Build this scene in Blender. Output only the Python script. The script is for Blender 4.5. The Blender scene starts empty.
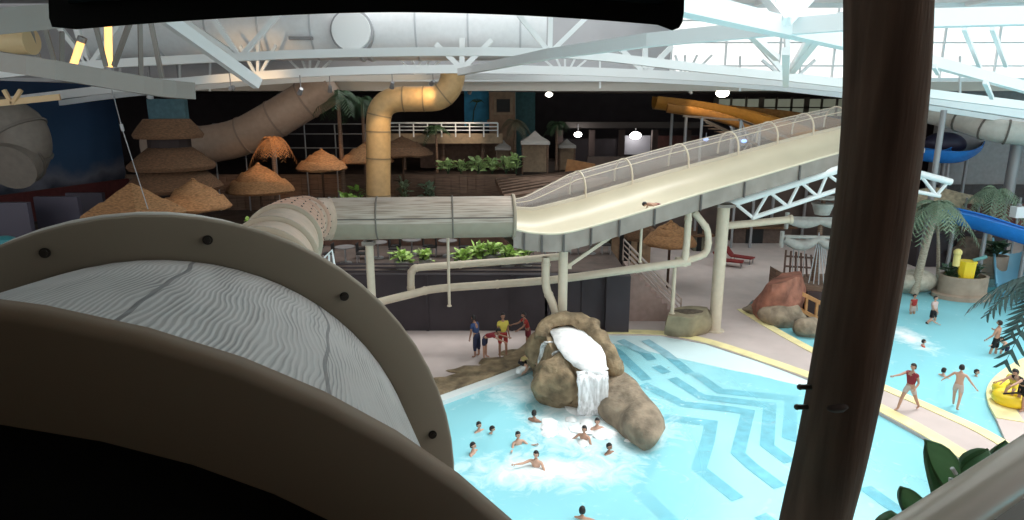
import bpy, bmesh, math, random
from mathutils import Vector, Matrix, Quaternion, noise
random.seed(7)
V = Vector
PI = math.pi
sc = bpy.context.scene
COL = sc.collection
# ---------------------------------------------------------------- camera
H = 9.4
PITCH = math.radians(13.4)
FPX = 650.0
CP, SP = math.cos(PITCH), math.sin(PITCH)
def ray(u, v):
    x = (u - 512) / FPX; y = (260 - v) / FPX
    return V((x, CP + SP * y, -SP + CP * y))
CAM = V((0, 0, H))
def az(u, v, z=0.0):
    d = ray(u, v); return CAM + d * ((z - H) / d.z)
def ay(u, v, Y):
    d = ray(u, v); return CAM + d * (Y / d.y)
def ad(u, v, dist):
    return CAM + ray(u, v) * dist
def aplane(u, v, p0, n):
    d = ray(u, v); return CAM + d * ((p0 - CAM).dot(n) / d.dot(n))
cam = bpy.data.cameras.new('camera')
cam.sensor_width = 36; cam.lens = FPX / 1024 * 36; cam.clip_start = 0.03; cam.clip_end = 400
co = bpy.data.objects.new('camera', cam); COL.objects.link(co)
co.location = CAM; co.rotation_euler = (PI / 2 - PITCH, 0, 0)
sc.camera = co
# ---------------------------------------------------------------- materials
MATS = {}
def mat(name, col, rough=0.6, metal=0.0, var=0.0, scale=4.0, bump=0.0, spec=0.4, emit=None, stretch=None, bdist=0.05):
    if name in MATS: return MATS[name]
    m = bpy.data.materials.new(name); m.use_nodes = True
    nt = m.node_tree; b = nt.nodes['Principled BSDF']
    c = (*col, 1)
    b.inputs['Base Color'].default_value = c
    b.inputs['Roughness'].default_value = rough
    b.inputs['Metallic'].default_value = metal
    b.inputs['Specular IOR Level'].default_value = spec
    if emit:
        b.inputs['Emission Color'].default_value = (*emit[0], 1)
        b.inputs['Emission Strength'].default_value = emit[1]
    if var or bump:
        tc = nt.nodes.new('ShaderNodeTexCoord')
        mp = nt.nodes.new('ShaderNodeMapping')
        if stretch: mp.inputs['Scale'].default_value = stretch
        nt.links.new(tc.outputs['Object'], mp.inputs['Vector'])
        nz = nt.nodes.new('ShaderNodeTexNoise'); nz.inputs['Scale'].default_value = scale
        nz.inputs['Detail'].default_value = 5
        nt.links.new(mp.outputs[0], nz.inputs['Vector'])
        if var:
            rp = nt.nodes.new('ShaderNodeValToRGB')
            rp.color_ramp.elements[0].position = 0.32; rp.color_ramp.elements[1].position = 0.68
            rp.color_ramp.elements[0].color = tuple(max(0, x * (1 - var)) for x in col) + (1,)
            rp.color_ramp.elements[1].color = tuple(min(1, x * (1 + var)) for x in col) + (1,)
            nt.links.new(nz.outputs['Fac'], rp.inputs['Fac'])
            nt.links.new(rp.outputs['Color'], b.inputs['Base Color'])
        if bump:
            bp = nt.nodes.new('ShaderNodeBump'); bp.inputs['Strength'].default_value = bump
            bp.inputs['Distance'].default_value = bdist
            nt.links.new(nz.outputs['Fac'], bp.inputs['Height'])
            nt.links.new(bp.outputs['Normal'], b.inputs['Normal'])
    MATS[name] = m
    return m
def newmat(name):
    m = bpy.data.materials.new(name); m.use_nodes = True; MATS[name] = m
    nt = m.node_tree
    return m, nt, nt.nodes, nt.links, nt.nodes['Principled BSDF'], nt.nodes['Material Output']
def clearish(name, tint, alpha, col, transl=0.0):
    """thin sheet: part see-through, part scattering"""
    m, nt, N, L, b, out = newmat(name)
    N.remove(b)
    tr = N.new('ShaderNodeBsdfTransparent'); tr.inputs[0].default_value = (*tint, 1)
    df = N.new('ShaderNodeBsdfDiffuse'); df.inputs[0].default_value = (*col, 1)
    tl = N.new('ShaderNodeBsdfTranslucent'); tl.inputs[0].default_value = (*col, 1)
    m1 = N.new('ShaderNodeMixShader'); m1.inputs[0].default_value = transl
    L.new(df.outputs[0], m1.inputs[1]); L.new(tl.outputs[0], m1.inputs[2])
    m2 = N.new('ShaderNodeMixShader'); m2.inputs[0].default_value = alpha
    L.new(tr.outputs[0], m2.inputs[1]); L.new(m1.outputs[0], m2.inputs[2])
    L.new(m2.outputs[0], out.inputs[0])
    return m
# ---------------------------------------------------------------- mesh builder
class MB:
    def __init__(s): s.v = []; s.f = []; s.cuts = []
    def add(s, vs, fs):
        b = len(s.v); s.cuts.append((b, len(s.f))); s.v += [V(p) for p in vs]; s.f += [tuple(b + i for i in f) for f in fs]; return s
    def box(s, c, d, R=None):
        c = V(c); x, y, z = d[0] / 2, d[1] / 2, d[2] / 2
        vs = [V((a * x, b * y, e * z)) for e in (-1, 1) for b in (-1, 1) for a in (-1, 1)]
        if R is not None: vs = [R @ p for p in vs]
        return s.add([c + p for p in vs], [(0, 2, 3, 1), (4, 5, 7, 6), (0, 1, 5, 4), (2, 6, 7, 3), (0, 4, 6, 2), (1, 3, 7, 5)])
    def bar(s, a, b, w, h=None):
        """rectangular bar from a to b"""
        a, b = V(a), V(b); h = h or w
        t = (b - a).normalized(); up = V((0, 0, 1)) if abs(t.z) < 0.95 else V((1, 0, 0))
        x = t.cross(up).normalized(); y = x.cross(t)
        q = [x * sx * w / 2 + y * sy * h / 2 for sx, sy in ((-1, -1), (1, -1), (1, 1), (-1, 1))]
        return s.add([a + p for p in q] + [b + p for p in q], [(0, 1, 5, 4), (1, 2, 6, 5), (2, 3, 7, 6), (3, 0, 4, 7), (3, 2, 1, 0), (4, 5, 6, 7)])
    def beam(s, path, w, h):
        """rectangular section swept along a path, mitred at the bends"""
        P = [V(p) for p in path]; k = len(P); rings = []
        for i in range(k):
            t = (P[min(i + 1, k - 1)] - P[max(i - 1, 0)]).normalized()
            up = V((0, 0, 1)) if abs(t.z) < .95 else V((1, 0, 0)); x = t.cross(up).normalized(); y = x.cross(t)
            rings.append([P[i] + x * a * w / 2 + y * b * h / 2 for a, b in ((-1, -1), (1, -1), (1, 1), (-1, 1))])
        return s.sweep(rings, closed_ring=True, cap=True)
    def tube(s, path, r, n=10, caps=True, closed=False):
        P = [V(p) for p in path]; k = len(P)
        rs = r if isinstance(r, (list, tuple)) else [r] * k
        T = []
        for i in range(k):
            if closed: t = P[(i + 1) % k] - P[i - 1]
            else: t = P[min(i + 1, k - 1)] - P[max(i - 1, 0)]
            T.append(t.normalized())
        up = V((0, 0, 1)) if abs(T[0].z) < 0.9 else V((1, 0, 0))
        x = T[0].cross(up).normalized()
        vs = []; fs = []
        for i in range(k):
            x = (x - T[i] * x.dot(T[i])).normalized(); y = T[i].cross(x)
            for j in range(n):
                a = 2 * PI * j / n
                vs.append(P[i] + (x * math.cos(a) + y * math.sin(a)) * rs[i])
        m = k if closed else k - 1
        for i in range(m):
            i2 = (i + 1) % k
            for j in range(n):
                j2 = (j + 1) % n
                fs.append((i * n + j, i * n + j2, i2 * n + j2, i2 * n + j))
        if caps and not closed:
            fs.append(tuple(range(n - 1, -1, -1))); fs.append(tuple((k - 1) * n + j for j in range(n)))
        return s.add(vs, fs)
    def lathe(s, prof, c=(0, 0, 0), n=16, sx=1, sy=1, rot=0.0):
        c = V(c); vs = []; fs = []
        for (r, z) in prof:
            for j in range(n):
                a = 2 * PI * j / n + rot
                vs.append(c + V((r * math.cos(a) * sx, r * math.sin(a) * sy, z)))
        k = len(prof)
        for i in range(k - 1):
            for j in range(n):
                j2 = (j + 1) % n
                fs.append((i * n + j, i * n + j2, (i + 1) * n + j2, (i + 1) * n + j))
        if prof[0][0] > 1e-4: fs.append(tuple(range(n - 1, -1, -1)))
        if prof[-1][0] > 1e-4: fs.append(tuple((k - 1) * n + j for j in range(n)))
        return s.add(vs, fs)
    def prism(s, poly, z0, z1):
        """vertical prism over a simple polygon of xy points"""
        n = len(poly)
        A = sum(poly[i][0] * poly[(i + 1) % n][1] - poly[(i + 1) % n][0] * poly[i][1] for i in range(n))
        if A < 0: poly = poly[::-1]
        vs = [V((p[0], p[1], z0)) for p in poly] + [V((p[0], p[1], z1)) for p in poly]
        fs = [tuple(range(n - 1, -1, -1)), tuple(range(n, 2 * n))]
        fs += [(i, (i + 1) % n, n + (i + 1) % n, n + i) for i in range(n)]
        return s.add(vs, fs)
    def sweep(s, rings, closed_ring=False, cap=False):
        n = len(rings[0]); vs = [p for r in rings for p in r]; fs = []
        for i in range(len(rings) - 1):
            for j in range(n if closed_ring else n - 1):
                j2 = (j + 1) % n
                fs.append((i * n + j, i * n + j2, (i + 1) * n + j2, (i + 1) * n + j))
        if cap:
            fs.append(tuple(range(n - 1, -1, -1))); fs.append(tuple((len(rings) - 1) * n + j for j in range(n)))
        return s.add(vs, fs)
    def ico(s, c, r, sub=2, amp=0.0, freq=1.0, scl=(1, 1, 1), seed=0.0, flat=None):
        bm = bmesh.new(); bmesh.ops.create_icosphere(bm, subdivisions=sub, radius=1)
        c = V(c); vs = []
        for p in bm.verts:
            q = p.co.copy()
            d = 1 + amp * noise.noise(q * freq + V((seed, seed * 1.7, -seed))) * 1.6
            q = V((q.x * scl[0], q.y * scl[1], q.z * scl[2])) * r * d
            if flat is not None and q.z < flat: q.z = flat
            vs.append(c + q)
        fs = [tuple(v.index for v in f.verts) for f in bm.faces]
        bm.free()
        return s.add(vs, fs)
    def quad(s, a, b, c, d): return s.add([a, b, c, d], [(0, 1, 2, 3)])

def mkmesh(name, mb, m, smooth=False):
    me = bpy.data.meshes.new(name)
    me.from_pydata([tuple(p) for p in mb.v], [], mb.f); me.update()
    if any(len(f) > 4 for f in mb.f):
        bm = bmesh.new(); bm.from_mesh(me)
        bmesh.ops.triangulate(bm, faces=[f for f in bm.faces if len(f.verts) > 12]); bm.to_mesh(me); bm.free()
    if m: me.materials.append(m)
    if smooth:
        me.polygons.foreach_set('use_smooth', [True] * len(me.polygons))
        try: me.set_sharp_from_angle(angle=math.radians(50))
        except Exception: pass
    return me
def link(o, parent=None):
    COL.objects.link(o)
    if parent is not None: o.parent = parent
    return o
def tag(o, label=None, cat=None, group=None, kind=None):
    if label: o['label'] = label
    if cat: o['category'] = cat
    if group: o['group'] = group
    if kind: o['kind'] = kind
    return o
def obj(name, mb, m, parent=None, smooth=False, world=True, label=None, cat=None, group=None, kind=None):
    """one mesh object. Under a parent with world=True the mesh is given in world coordinates."""
    if parent is None:
        lo = V((min(p.x for p in mb.v), min(p.y for p in mb.v), min(p.z for p in mb.v)))
        hi = V((max(p.x for p in mb.v), max(p.y for p in mb.v), max(p.z for p in mb.v)))
        base = V(((lo.x + hi.x) / 2, (lo.y + hi.y) / 2, lo.z))
        mb.v = [p - base for p in mb.v]
        o = bpy.data.objects.new(name, mkmesh(name, mb, m, smooth)); o.location = base
    else:
        if world:
            off = V((0, 0, 0)); q = parent
            while q is not None: off += q.location; q = q.parent
            mb.v = [p - off for p in mb.v]
        o = bpy.data.objects.new(name, mkmesh(name, mb, m, smooth))
    link(o, parent)
    return tag(o, label, cat, group, kind)
def obj_each(name, mb, m, parent, smooth=False):
    """one part object per separate piece of the builder"""
    ends = mb.cuts[1:] + [(len(mb.v), len(mb.f))]
    for (v0, f0), (v1, f1) in zip(mb.cuts, ends):
        q = MB(); q.add(mb.v[v0:v1], [tuple(i - v0 for i in f) for f in mb.f[f0:f1]]); obj(name, q, m, parent, smooth)
def thing(name, label, cat, loc=(0, 0, 0), rz=0.0, group=None):
    o = bpy.data.objects.new(name, None); o.empty_display_size = 0.2
    o.location = loc; o.rotation_euler = (0, 0, rz); link(o)
    return tag(o, label, cat, group)
def copy_thing(root, loc, rz=0.0, label=None, group=None, scale=None):
    r = root.copy(); COL.objects.link(r); r.location = loc; r.rotation_euler = (0, 0, rz)
    if scale: r.scale = (scale, scale, scale)
    if label: r['label'] = label
    if group: r['group'] = group
    def rec(a, b):
        for ch in list(a.children):
            if ch.name not in COL.objects: continue
            c = ch.copy(); COL.objects.link(c); c.parent = b
            rec(ch, c)
    rec(root, r)
    return r
def smoothpath(pts, k=6):
    """Catmull-Rom through points"""
    P = [V(p) for p in pts]; out = []
    for i in range(len(P) - 1):
        p0 = P[i - 1] if i else P[0] * 2 - P[1]
        p1, p2 = P[i], P[i + 1]
        p3 = P[i + 2] if i + 2 < len(P) else P[-1] * 2 - P[-2]
        for j in range(k):
            t = j / k
            out.append(0.5 * ((2 * p1) + (p2 - p0) * t + (2 * p0 - 5 * p1 + 4 * p2 - p3) * t * t + (3 * p1 - p0 - 3 * p2 + p3) * t ** 3))
    out.append(P[-1]); return out
# ---------------------------------------------------------------- palette
M_deck = mat('deck', (0.54, 0.455, 0.43), 0.75, var=0.06, scale=1.2, bump=0.1)
M_yel = mat('edge_yellow', (0.86, 0.76, 0.40), 0.6, var=0.12, scale=2)
M_basin = mat('basin_paint', (0.34, 0.76, 0.84), 0.5, var=0.06, scale=0.7)
M_beach = mat('beach_paint', (0.70, 0.88, 0.91), 0.55, var=0.03, scale=0.8)
M_stripe = mat('stripe_paint', (0.30, 0.55, 0.64), 0.55, var=0.16, scale=3)
M_rock = mat('artificial_rock', (0.235, 0.175, 0.105), 0.85, var=0.5, scale=2.2, bump=0.9, bdist=.22)
M_rock2 = mat('artificial_rock_grey', (0.27, 0.215, 0.155), 0.85, var=0.45, scale=2.0, bump=0.9, bdist=.2)
M_redrock = mat('artificial_rock_red', (0.30, 0.125, 0.085), 0.85, var=0.4, scale=2.0, bump=0.8, bdist=.15)
M_white = mat('white_steel', (0.80, 0.83, 0.84), 0.45)
M_cream = mat('cream_steel', (0.60, 0.525, 0.41), 0.45, var=0.05)
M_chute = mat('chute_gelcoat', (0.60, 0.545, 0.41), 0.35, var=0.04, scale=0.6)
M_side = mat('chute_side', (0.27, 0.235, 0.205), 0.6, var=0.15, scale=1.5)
M_dark = mat('dark_wall', (0.042, 0.034, 0.04), 0.7, var=0.15, scale=1)
M_black = mat('black', (0.006, 0.006, 0.007), 0.6)
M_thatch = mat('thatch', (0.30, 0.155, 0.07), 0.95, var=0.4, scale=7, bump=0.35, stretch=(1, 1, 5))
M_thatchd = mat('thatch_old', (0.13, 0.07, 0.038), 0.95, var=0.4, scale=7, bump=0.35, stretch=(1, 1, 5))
M_wood = mat('brown_boards', (0.16, 0.10, 0.07), 0.75, var=0.35, scale=3, bump=0.3, stretch=(0.4, 0.4, 6))
M_pole = mat('timber_pole', (0.075, 0.045, 0.032), 0.9, var=0.3, scale=5, bump=0.3, spec=0.08, stretch=(3, 3, 0.25))
M_tan = mat('tan_stucco', (0.30, 0.22, 0.15), 0.85, var=0.15)
M_orange = mat('orange_gelcoat', (0.50, 0.24, 0.045), 0.35, var=0.1)
M_blue = mat('blue_gelcoat', (0.02, 0.19, 0.60), 0.25, var=0.05)
M_yellow = mat('yellow_plastic', (0.85, 0.62, 0.03), 0.4)
M_grey = mat('grey_wall', (0.21, 0.205, 0.205), 0.8, var=0.1)
M_steel = mat('grey_steel', (0.30, 0.30, 0.31), 0.5, metal=0.4)
M_leaf = mat('leaf_green', (0.18, 0.33, 0.06), 0.5, var=0.45, scale=9)
M_leafd = mat('leaf_dark', (0.035, 0.075, 0.035), 0.5, var=0.3, scale=9)
M_leafp = mat('palm_grey_green', (0.17, 0.24, 0.16), 0.5, var=0.3, scale=9)
M_dry = mat('dry_palm', (0.36, 0.17, 0.07), 0.8, var=0.4, scale=9)
M_bark = mat('palm_bark', (0.36, 0.32, 0.25), 0.9, var=0.3, scale=8, bump=0.5, stretch=(1, 1, 5))
M_duct = mat('duct_cream', (0.55, 0.36, 0.17), 0.45, var=0.08)
M_ductg = mat('duct_taupe', (0.33, 0.25, 0.20), 0.5, var=0.08)
M_hvac = mat('hvac_white', (0.80, 0.82, 0.84), 0.5, var=0.03)
M_foam = mat('white_water', (0.90, 0.93, 0.94), 0.5, var=0.10, scale=5, bump=0.8)
M_screw = mat('bolt_dark', (0.05, 0.043, 0.035), 0.5, metal=0.4)
M_red = mat('red_cloth', (0.20, 0.02, 0.02), 0.8)
# ================================================================ SETTING
def xy(p): return (p.x, p.y)
shoreL = [(250, 466), (440, 397), (530, 363), (556, 341), (600, 334), (660, 335), (705, 343), (760, 361), (815, 381), (870, 407), (930, 440), (1010, 492), (1120, 560)]
shoreR = [(1120, 520), (1006, 441), (940, 409), (885, 385), (850, 367), (815, 349), (780, 330), (745, 309)]
island = [(1140, 470), (1140, 335), (1062, 345), (1022, 359), (998, 374), (987, 388), (988, 402), (996, 418)]
backR = [(752, 300), (800, 296), (860, 288), (925, 276), (985, 267), (1060, 262), (1150, 258)]
gL = [az(*p) for p in shoreL]; gR = [az(*p) for p in shoreR]
gI = [az(*p) for p in island]; gB = [az(*p) for p in backR]
poly = [V((-45, 74, 0)), V((-45, 4, 0)), V((gL[0].x - 6, 4, 0))] + gL + [gI[0]] + gI[1:] + gR[1:] + gB + [V((62, 60, 0)), V((62, 74, 0))]
deck = MB().prism([xy(p) for p in poly], -1.35, 0.0)
obj('floor', deck, M_deck, kind='structure')
obj('pool_floor', MB().box((5, 35, -1.4), (110, 80, 0.2)), M_basin, kind='structure')

def strip(mb, line, w, z0, z1, side=1):
    L = [V((p.x, p.y, 0)) for p in line]; n = len(L); off = []
    for i in range(n):
        t = (L[min(i + 1, n - 1)] - L[max(i - 1, 0)]).normalized()
        off.append(L[i] + V((-t.y, t.x, 0)) * w * side)
    for i in range(n - 1):
        q = [L[i], L[i + 1], off[i + 1], off[i]]
        vs = [V((p.x, p.y, z0)) for p in q] + [V((p.x, p.y, z1)) for p in q]
        mb.add(vs, [(3, 2, 1, 0), (4, 5, 6, 7), (0, 1, 5, 4), (1, 2, 6, 5), (2, 3, 7, 6), (3, 0, 4, 7)])
fineL = smoothpath(gL[4:12], 5); fineR = smoothpath(gR, 5); fineI = smoothpath(gI[1:], 4)
e = MB(); strip(e, fineL, 0.5, -0.06, 0.025, 1); obj('trim_1', e, M_yel, kind='structure')
e = MB(); strip(e, fineR, 0.42, -0.06, 0.025, 1); obj('trim_2', e, M_yel, kind='structure')
e = MB(); strip(e, fineI, 0.7, -0.06, 0.025, 1); obj('trim_3', e, M_yel, kind='structure')
M_coping = mat('coping', (0.72, 0.78, 0.78), 0.5)
e = MB(); strip(e, smoothpath(gL[:4], 4), 0.4, -0.3, 0.06, -1); obj('trim_4', e, M_coping, kind='structure')
# beach slope of the wave pool: starts at the yellow edge, runs down towards the deep end
b0 = gL[4]; bd = (gL[8] - gL[4]); bd.z = 0; bd.normalize()
bn = V((bd.y, -bd.x, 0))                   # towards the water
if bn.y > 0: bn = -bn
SL = 0.055
bp0 = V((b0.x, b0.y, -0.075)); bnorm = bd.cross(V((bn.x, bn.y, -SL))).normalized()
if bnorm.z < 0: bnorm = -bnorm
def beachz(x, y): return -0.075 - SL * max(-0.5, (V((x, y, 0)) - V((b0.x, b0.y, 0))).dot(bn))
bm_ = MB()
ne = len(fineL)
rowA = [p + V((0, 0, 0)) for p in fineL]
ext = [p + (fineL[-1] - fineL[-2]).normalized() * 6 for p in [fineL[-1]]]
shore = rowA + ext
rings = []
for k in range(13):
    t = k / 12 * 17
    rings.append([V((p.x + bn.x * t, p.y + bn.y * t, max(-1.36, beachz(p.x + bn.x * t, p.y + bn.y * t)))) for p in shore])
bm_.sweep(rings)
obj('floor_beach', bm_, M_beach, kind='structure')
# chevron stripes painted on the beach
stripes = [
    ([(600, 341), (618, 352), (647, 380)], 7.5), ([(643, 384), (683, 404), (730, 409), (748, 412), (741, 440), (738, 453), (752, 466), (780, 487)], 7),
    ([(620, 340), (645, 353), (652, 360)], 7), ([(656, 366), (667, 373)], 7), ([(672, 378), (702, 397), (770, 405), (767, 445), (790, 462)], 7),
    ([(645, 340), (664, 352), (690, 373)], 7), ([(694, 373), (720, 391), (792, 398), (789, 436), (800, 440)], 6.5),
    ([(662, 417), (711, 423), (708, 440), (699, 468), (738, 499)], 6.5), ([(655, 452), (650, 465), (636, 487), (672, 522), (690, 540)], 7.5),
    ([(760, 515), (800, 545)], 9), ([(865, 487), (900, 512), (930, 540)], 8),
]
sb = MB()
for pts, hw in stripes:
    W = [aplane(u, v, bp0 + V((0, 0, 0.012)), bnorm) for u, v in pts]
    n = len(W); a = []; b = []
    wid = 0.20
    for i in range(n):
        t1 = (W[i] - W[max(i - 1, 0)]); t2 = (W[min(i + 1, n - 1)] - W[i])
        t = (t1.normalized() if t1.length > 0 else V()) + (t2.normalized() if t2.length > 0 else V())
        t.normalize(); s = bnorm.cross(t).normalized()
        k = 1.0
        if t1.length > 0 and t2.length > 0:
            k = 1 / max(0.5, abs(t.dot(t1.normalized())))
        a.append(W[i] + s * wid * k); b.append(W[i] - s * wid * k)
    for i in range(n - 1): sb.quad(a[i], a[i + 1], b[i + 1], b[i])
obj('floor_marking', sb, M_stripe, kind='structure')

# water surface: clear with a slight tint, a soft reflection and drifting foam in the plunge area
m, nt, N, L, b, out = newmat('pool_water')
N.remove(b)
geo = N.new('ShaderNodeNewGeometry')
nz = N.new('ShaderNodeTexNoise'); nz.inputs['Scale'].default_value = 2.4; nz.inputs['Detail'].default_value = 3
L.new(geo.outputs['Position'], nz.inputs['Vector'])
bp = N.new('ShaderNodeBump'); bp.inputs['Strength'].default_value = 0.35; bp.inputs['Distance'].default_value = 0.12
L.new(nz.outputs['Fac'], bp.inputs['Height'])
tr = N.new('ShaderNodeBsdfTransparent'); tr.inputs[0].default_value = (0.80, 0.97, 0.99, 1)
gl = N.new('ShaderNodeBsdfGlossy'); gl.inputs['Roughness'].default_value = 0.12; L.new(bp.outputs[0], gl.inputs['Normal'])
fr = N.new('ShaderNodeFresnel'); fr.inputs['IOR'].default_value = 1.25; L.new(bp.outputs[0], fr.inputs['Normal'])
mx = N.new('ShaderNodeMixShader'); L.new(fr.outputs[0], mx.inputs[0]); L.new(tr.outputs[0], mx.inputs[1]); L.new(gl.outputs[0], mx.inputs[2])
scat = N.new('ShaderNodeBsdfDiffuse'); scat.inputs[0].default_value = (0.33, 0.75, 0.84, 1)
mx1 = N.new('ShaderNodeMixShader'); 
L.new(mx.outputs[0], mx1.inputs[1]); L.new(scat.outputs[0], mx1.inputs[2])
foam = N.new('ShaderNodeBsdfDiffuse'); foam.inputs[0].default_value = (0.92, 0.96, 0.97, 1)
fc = az(592, 408, -0.1)
def foamblob(cx, cy, rx, ry):
    sub = N.new('ShaderNodeVectorMath'); sub.operation = 'SUBTRACT'; sub.inputs[1].default_value = (cx, cy, 0)
    L.new(geo.outputs['Position'], sub.inputs[0])
    mul = N.new('ShaderNodeVectorMath'); mul.operation = 'MULTIPLY'; mul.inputs[1].default_value = (1 / rx, 1 / ry, 0)
    L.new(sub.outputs[0], mul.inputs[0])
    ln = N.new('ShaderNodeVectorMath'); ln.operation = 'LENGTH'; L.new(mul.outputs[0], ln.inputs[0])
    mr = N.new('ShaderNodeMapRange'); mr.inputs[1].default_value = 0.15; mr.inputs[2].default_value = 1.0; mr.inputs[3].default_value = 1.0; mr.inputs[4].default_value = 0.0
    L.new(ln.outputs['Value'], mr.inputs[0]); return mr.outputs[0]
p1 = az(575, 425, -0.1); p2 = az(535, 388, -0.1); p3 = az(545, 470, -0.1); p4 = az(905, 335, -0.1)
turb = [foamblob(az(515, 436).x, az(515, 436).y, 6.2, 7.0), foamblob(az(960, 360).x, az(960, 360).y, 11, 13)]
tm = N.new('ShaderNodeMath'); tm.operation = 'MAXIMUM'; L.new(turb[0], tm.inputs[0]); L.new(turb[1], tm.inputs[1])
tr_ = N.new('ShaderNodeMapRange'); tr_.inputs[1].default_value = 0.0; tr_.inputs[2].default_value = 0.5; tr_.inputs[3].default_value = 0.08; tr_.inputs[4].default_value = 0.72
L.new(tm.outputs[0], tr_.inputs[0]); L.new(tr_.outputs[0], mx1.inputs[0])
blobs = [foamblob(p1.x + .6, p1.y + .4, 3.0, 4.0), foamblob(p2.x, p2.y, 2.6, 1.8), foamblob(p3.x, p3.y, 3.2, 1.2), foamblob(p4.x, p4.y, 1.0, 2.6)]
acc = blobs[0]
for q in blobs[1:]:
    mm = N.new('ShaderNodeMath'); mm.operation = 'MAXIMUM'; L.new(acc, mm.inputs[0]); L.new(q, mm.inputs[1]); acc = mm.outputs[0]
n2 = N.new('ShaderNodeTexNoise'); n2.inputs['Scale'].default_value = 1.5; n2.inputs['Detail'].default_value = 6; n2.inputs['Roughness'].default_value = 0.65; n2.inputs['Distortion'].default_value = 1.2
L.new(geo.outputs['Position'], n2.inputs['Vector'])
ad1 = N.new('ShaderNodeMath'); ad1.operation = 'MULTIPLY_ADD'; ad1.inputs[1].default_value = 0.55; L.new(acc, ad1.inputs[0]); L.new(n2.outputs['Fac'], ad1.inputs[2])
mr = N.new('ShaderNodeMapRange'); mr.inputs[1].default_value = 0.60; mr.inputs[2].default_value = 1.12; mr.inputs[3].default_value = 0; mr.inputs[4].default_value = 0.9
L.new(ad1.outputs[0], mr.inputs[0])
mx2 = N.new('ShaderNodeMixShader'); L.new(mr.outputs[0], mx2.inputs[0]); L.new(mx1.outputs[0], mx2.inputs[1]); L.new(foam.outputs[0], mx2.inputs[2])
L.new(mx2.outputs[0], out.inputs[0])
w = MB(); w.quad((-22, 4, -0.1), (60, 4, -0.1), (60, 48, -0.1), (-22, 48, -0.1))
obj('pool_water', w, MATS['pool_water'], kind='structure')

# ---- back walls, terraces
YW = 26.4
zt = 2.45
w = MB(); w.box((-17.25, YW + 0.3, zt / 2), (37.5, 0.6, zt)); w.box((-3.5, YW + .12, zt + .3), (9.5, .1, .06)); w.box((-3.5, YW + .12, zt + .14), (9.5, .08, .06)); w.box((-3.5, YW + .12, zt + .46), (9.5, .08, .06)); w.box((3.1, YW + 0.3, zt / 2), (3.4, 0.6, zt)); w.box((4.45, YW + 0.2, zt / 2), (1.0, 0.9, zt + .05))
for xx in (-7.2, -3.6, 0.0, 3.0): w.box((xx, YW - 0.02, zt / 2), (0.12, 0.08, zt))
obj('wall_terrace', w, M_dark, kind='structure')
M_terr = mat('terrace_paving', (0.085, 0.06, 0.05), 0.8, var=0.3, scale=1.5)
t = MB(); t.box((-17.8, 44.3, zt - 0.15), (45.4, 35, 0.3)); t.box((-27.4, 21.2, zt - .15), (35, 11.4, .3)); t.box((-10.0, 21.2, zt / 2 - .1), (.3, 11.4, zt - .2)); obj('floor_terrace', t, M_terr, kind='structure')
# right-hand block under the terrace, closes it off
t = MB(); t.box((4.75, 41, zt / 2 - .1), (0.4, 28, zt - .2)); obj('wall_terrace_side', t, M_dark, kind='structure')
# upper terrace with planter wall and a zigzag ramp of boards
Yb = 44.0
zu = 4.75
t = MB(); t.box((-15, 53, (zt + zu) / 2 - .1), (38, 17.5, zu - zt - .2)); obj('floor_upper_terrace', t, M_terr, kind='structure')
w = MB()
w.box((-17, Yb + 0.1, (zt + zu) / 2), (34.5, 0.4, zu - zt + 0.2))
for i in range(60): w.box((-33.5 + i * 0.56, Yb - 0.13, (zt + zu) / 2), (0.5, 0.06, zu - zt))
obj('wall_upper_terrace', w, M_wood, kind='structure')
# back wall, side walls, low ceiling of the back zone
w = MB(); w.box((8, 71, 5.3), (110, 0.5, 10.8)); obj('wall_back', w, M_dark, kind='structure')
w = MB(); w.box((62, 40, 7.5), (0.5, 70, 15)); obj('wall_right', w, M_grey, kind='structure')
EAVE = 10.45
YE = 42.5
M_soff = mat('soffit', (0.20, 0.17, 0.15), 0.8)
c = MB(); c.box((8, 57.2, EAVE + 0.25), (110, 28.5, 0.3)); obj('ceiling_back', c, M_soff, kind='structure')
w = MB(); w.box((14.6, 47.2, 2.9), (18.4, .4, 5.8)); obj('wall_mezzanine', w, mat('mezzanine_brown', (.085, .06, .052), .8, var=.25, scale=.8), kind='structure')
# eave fascia
f = MB(); f.box((8, YE, EAVE + 0.1), (110, 0.5, 0.55)); obj('trim_5', f, mat('fascia', (0.50, 0.46, 0.41), 0.6), kind='structure')
f = MB(); f.box((8, YE - .3, EAVE + 0.5), (110, 0.3, 0.22)); obj('trim_6', f, M_white, kind='structure')
# grey wall block at the far right
g = MB(); p = ay(934, 175, 47); q = ay(1150, 120, 47)
g.box(((p.x + 62) / 2, 47.5, 7.0), (62 - p.x, 0.6, 7.0)); obj('wall_right_rear', g, mat('grey_wall_far', (0.26, 0.255, 0.26), 0.8, var=0.08), kind='structure')
g = MB(); g.box(((p.x + 62) / 2, 47.2, 1.9), (62 - p.x, 0.6, 3.8)); obj('wall_right_lower', g, mat('dark_rear', (0.055, 0.05, 0.052), 0.8, var=0.2), kind='structure')
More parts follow.
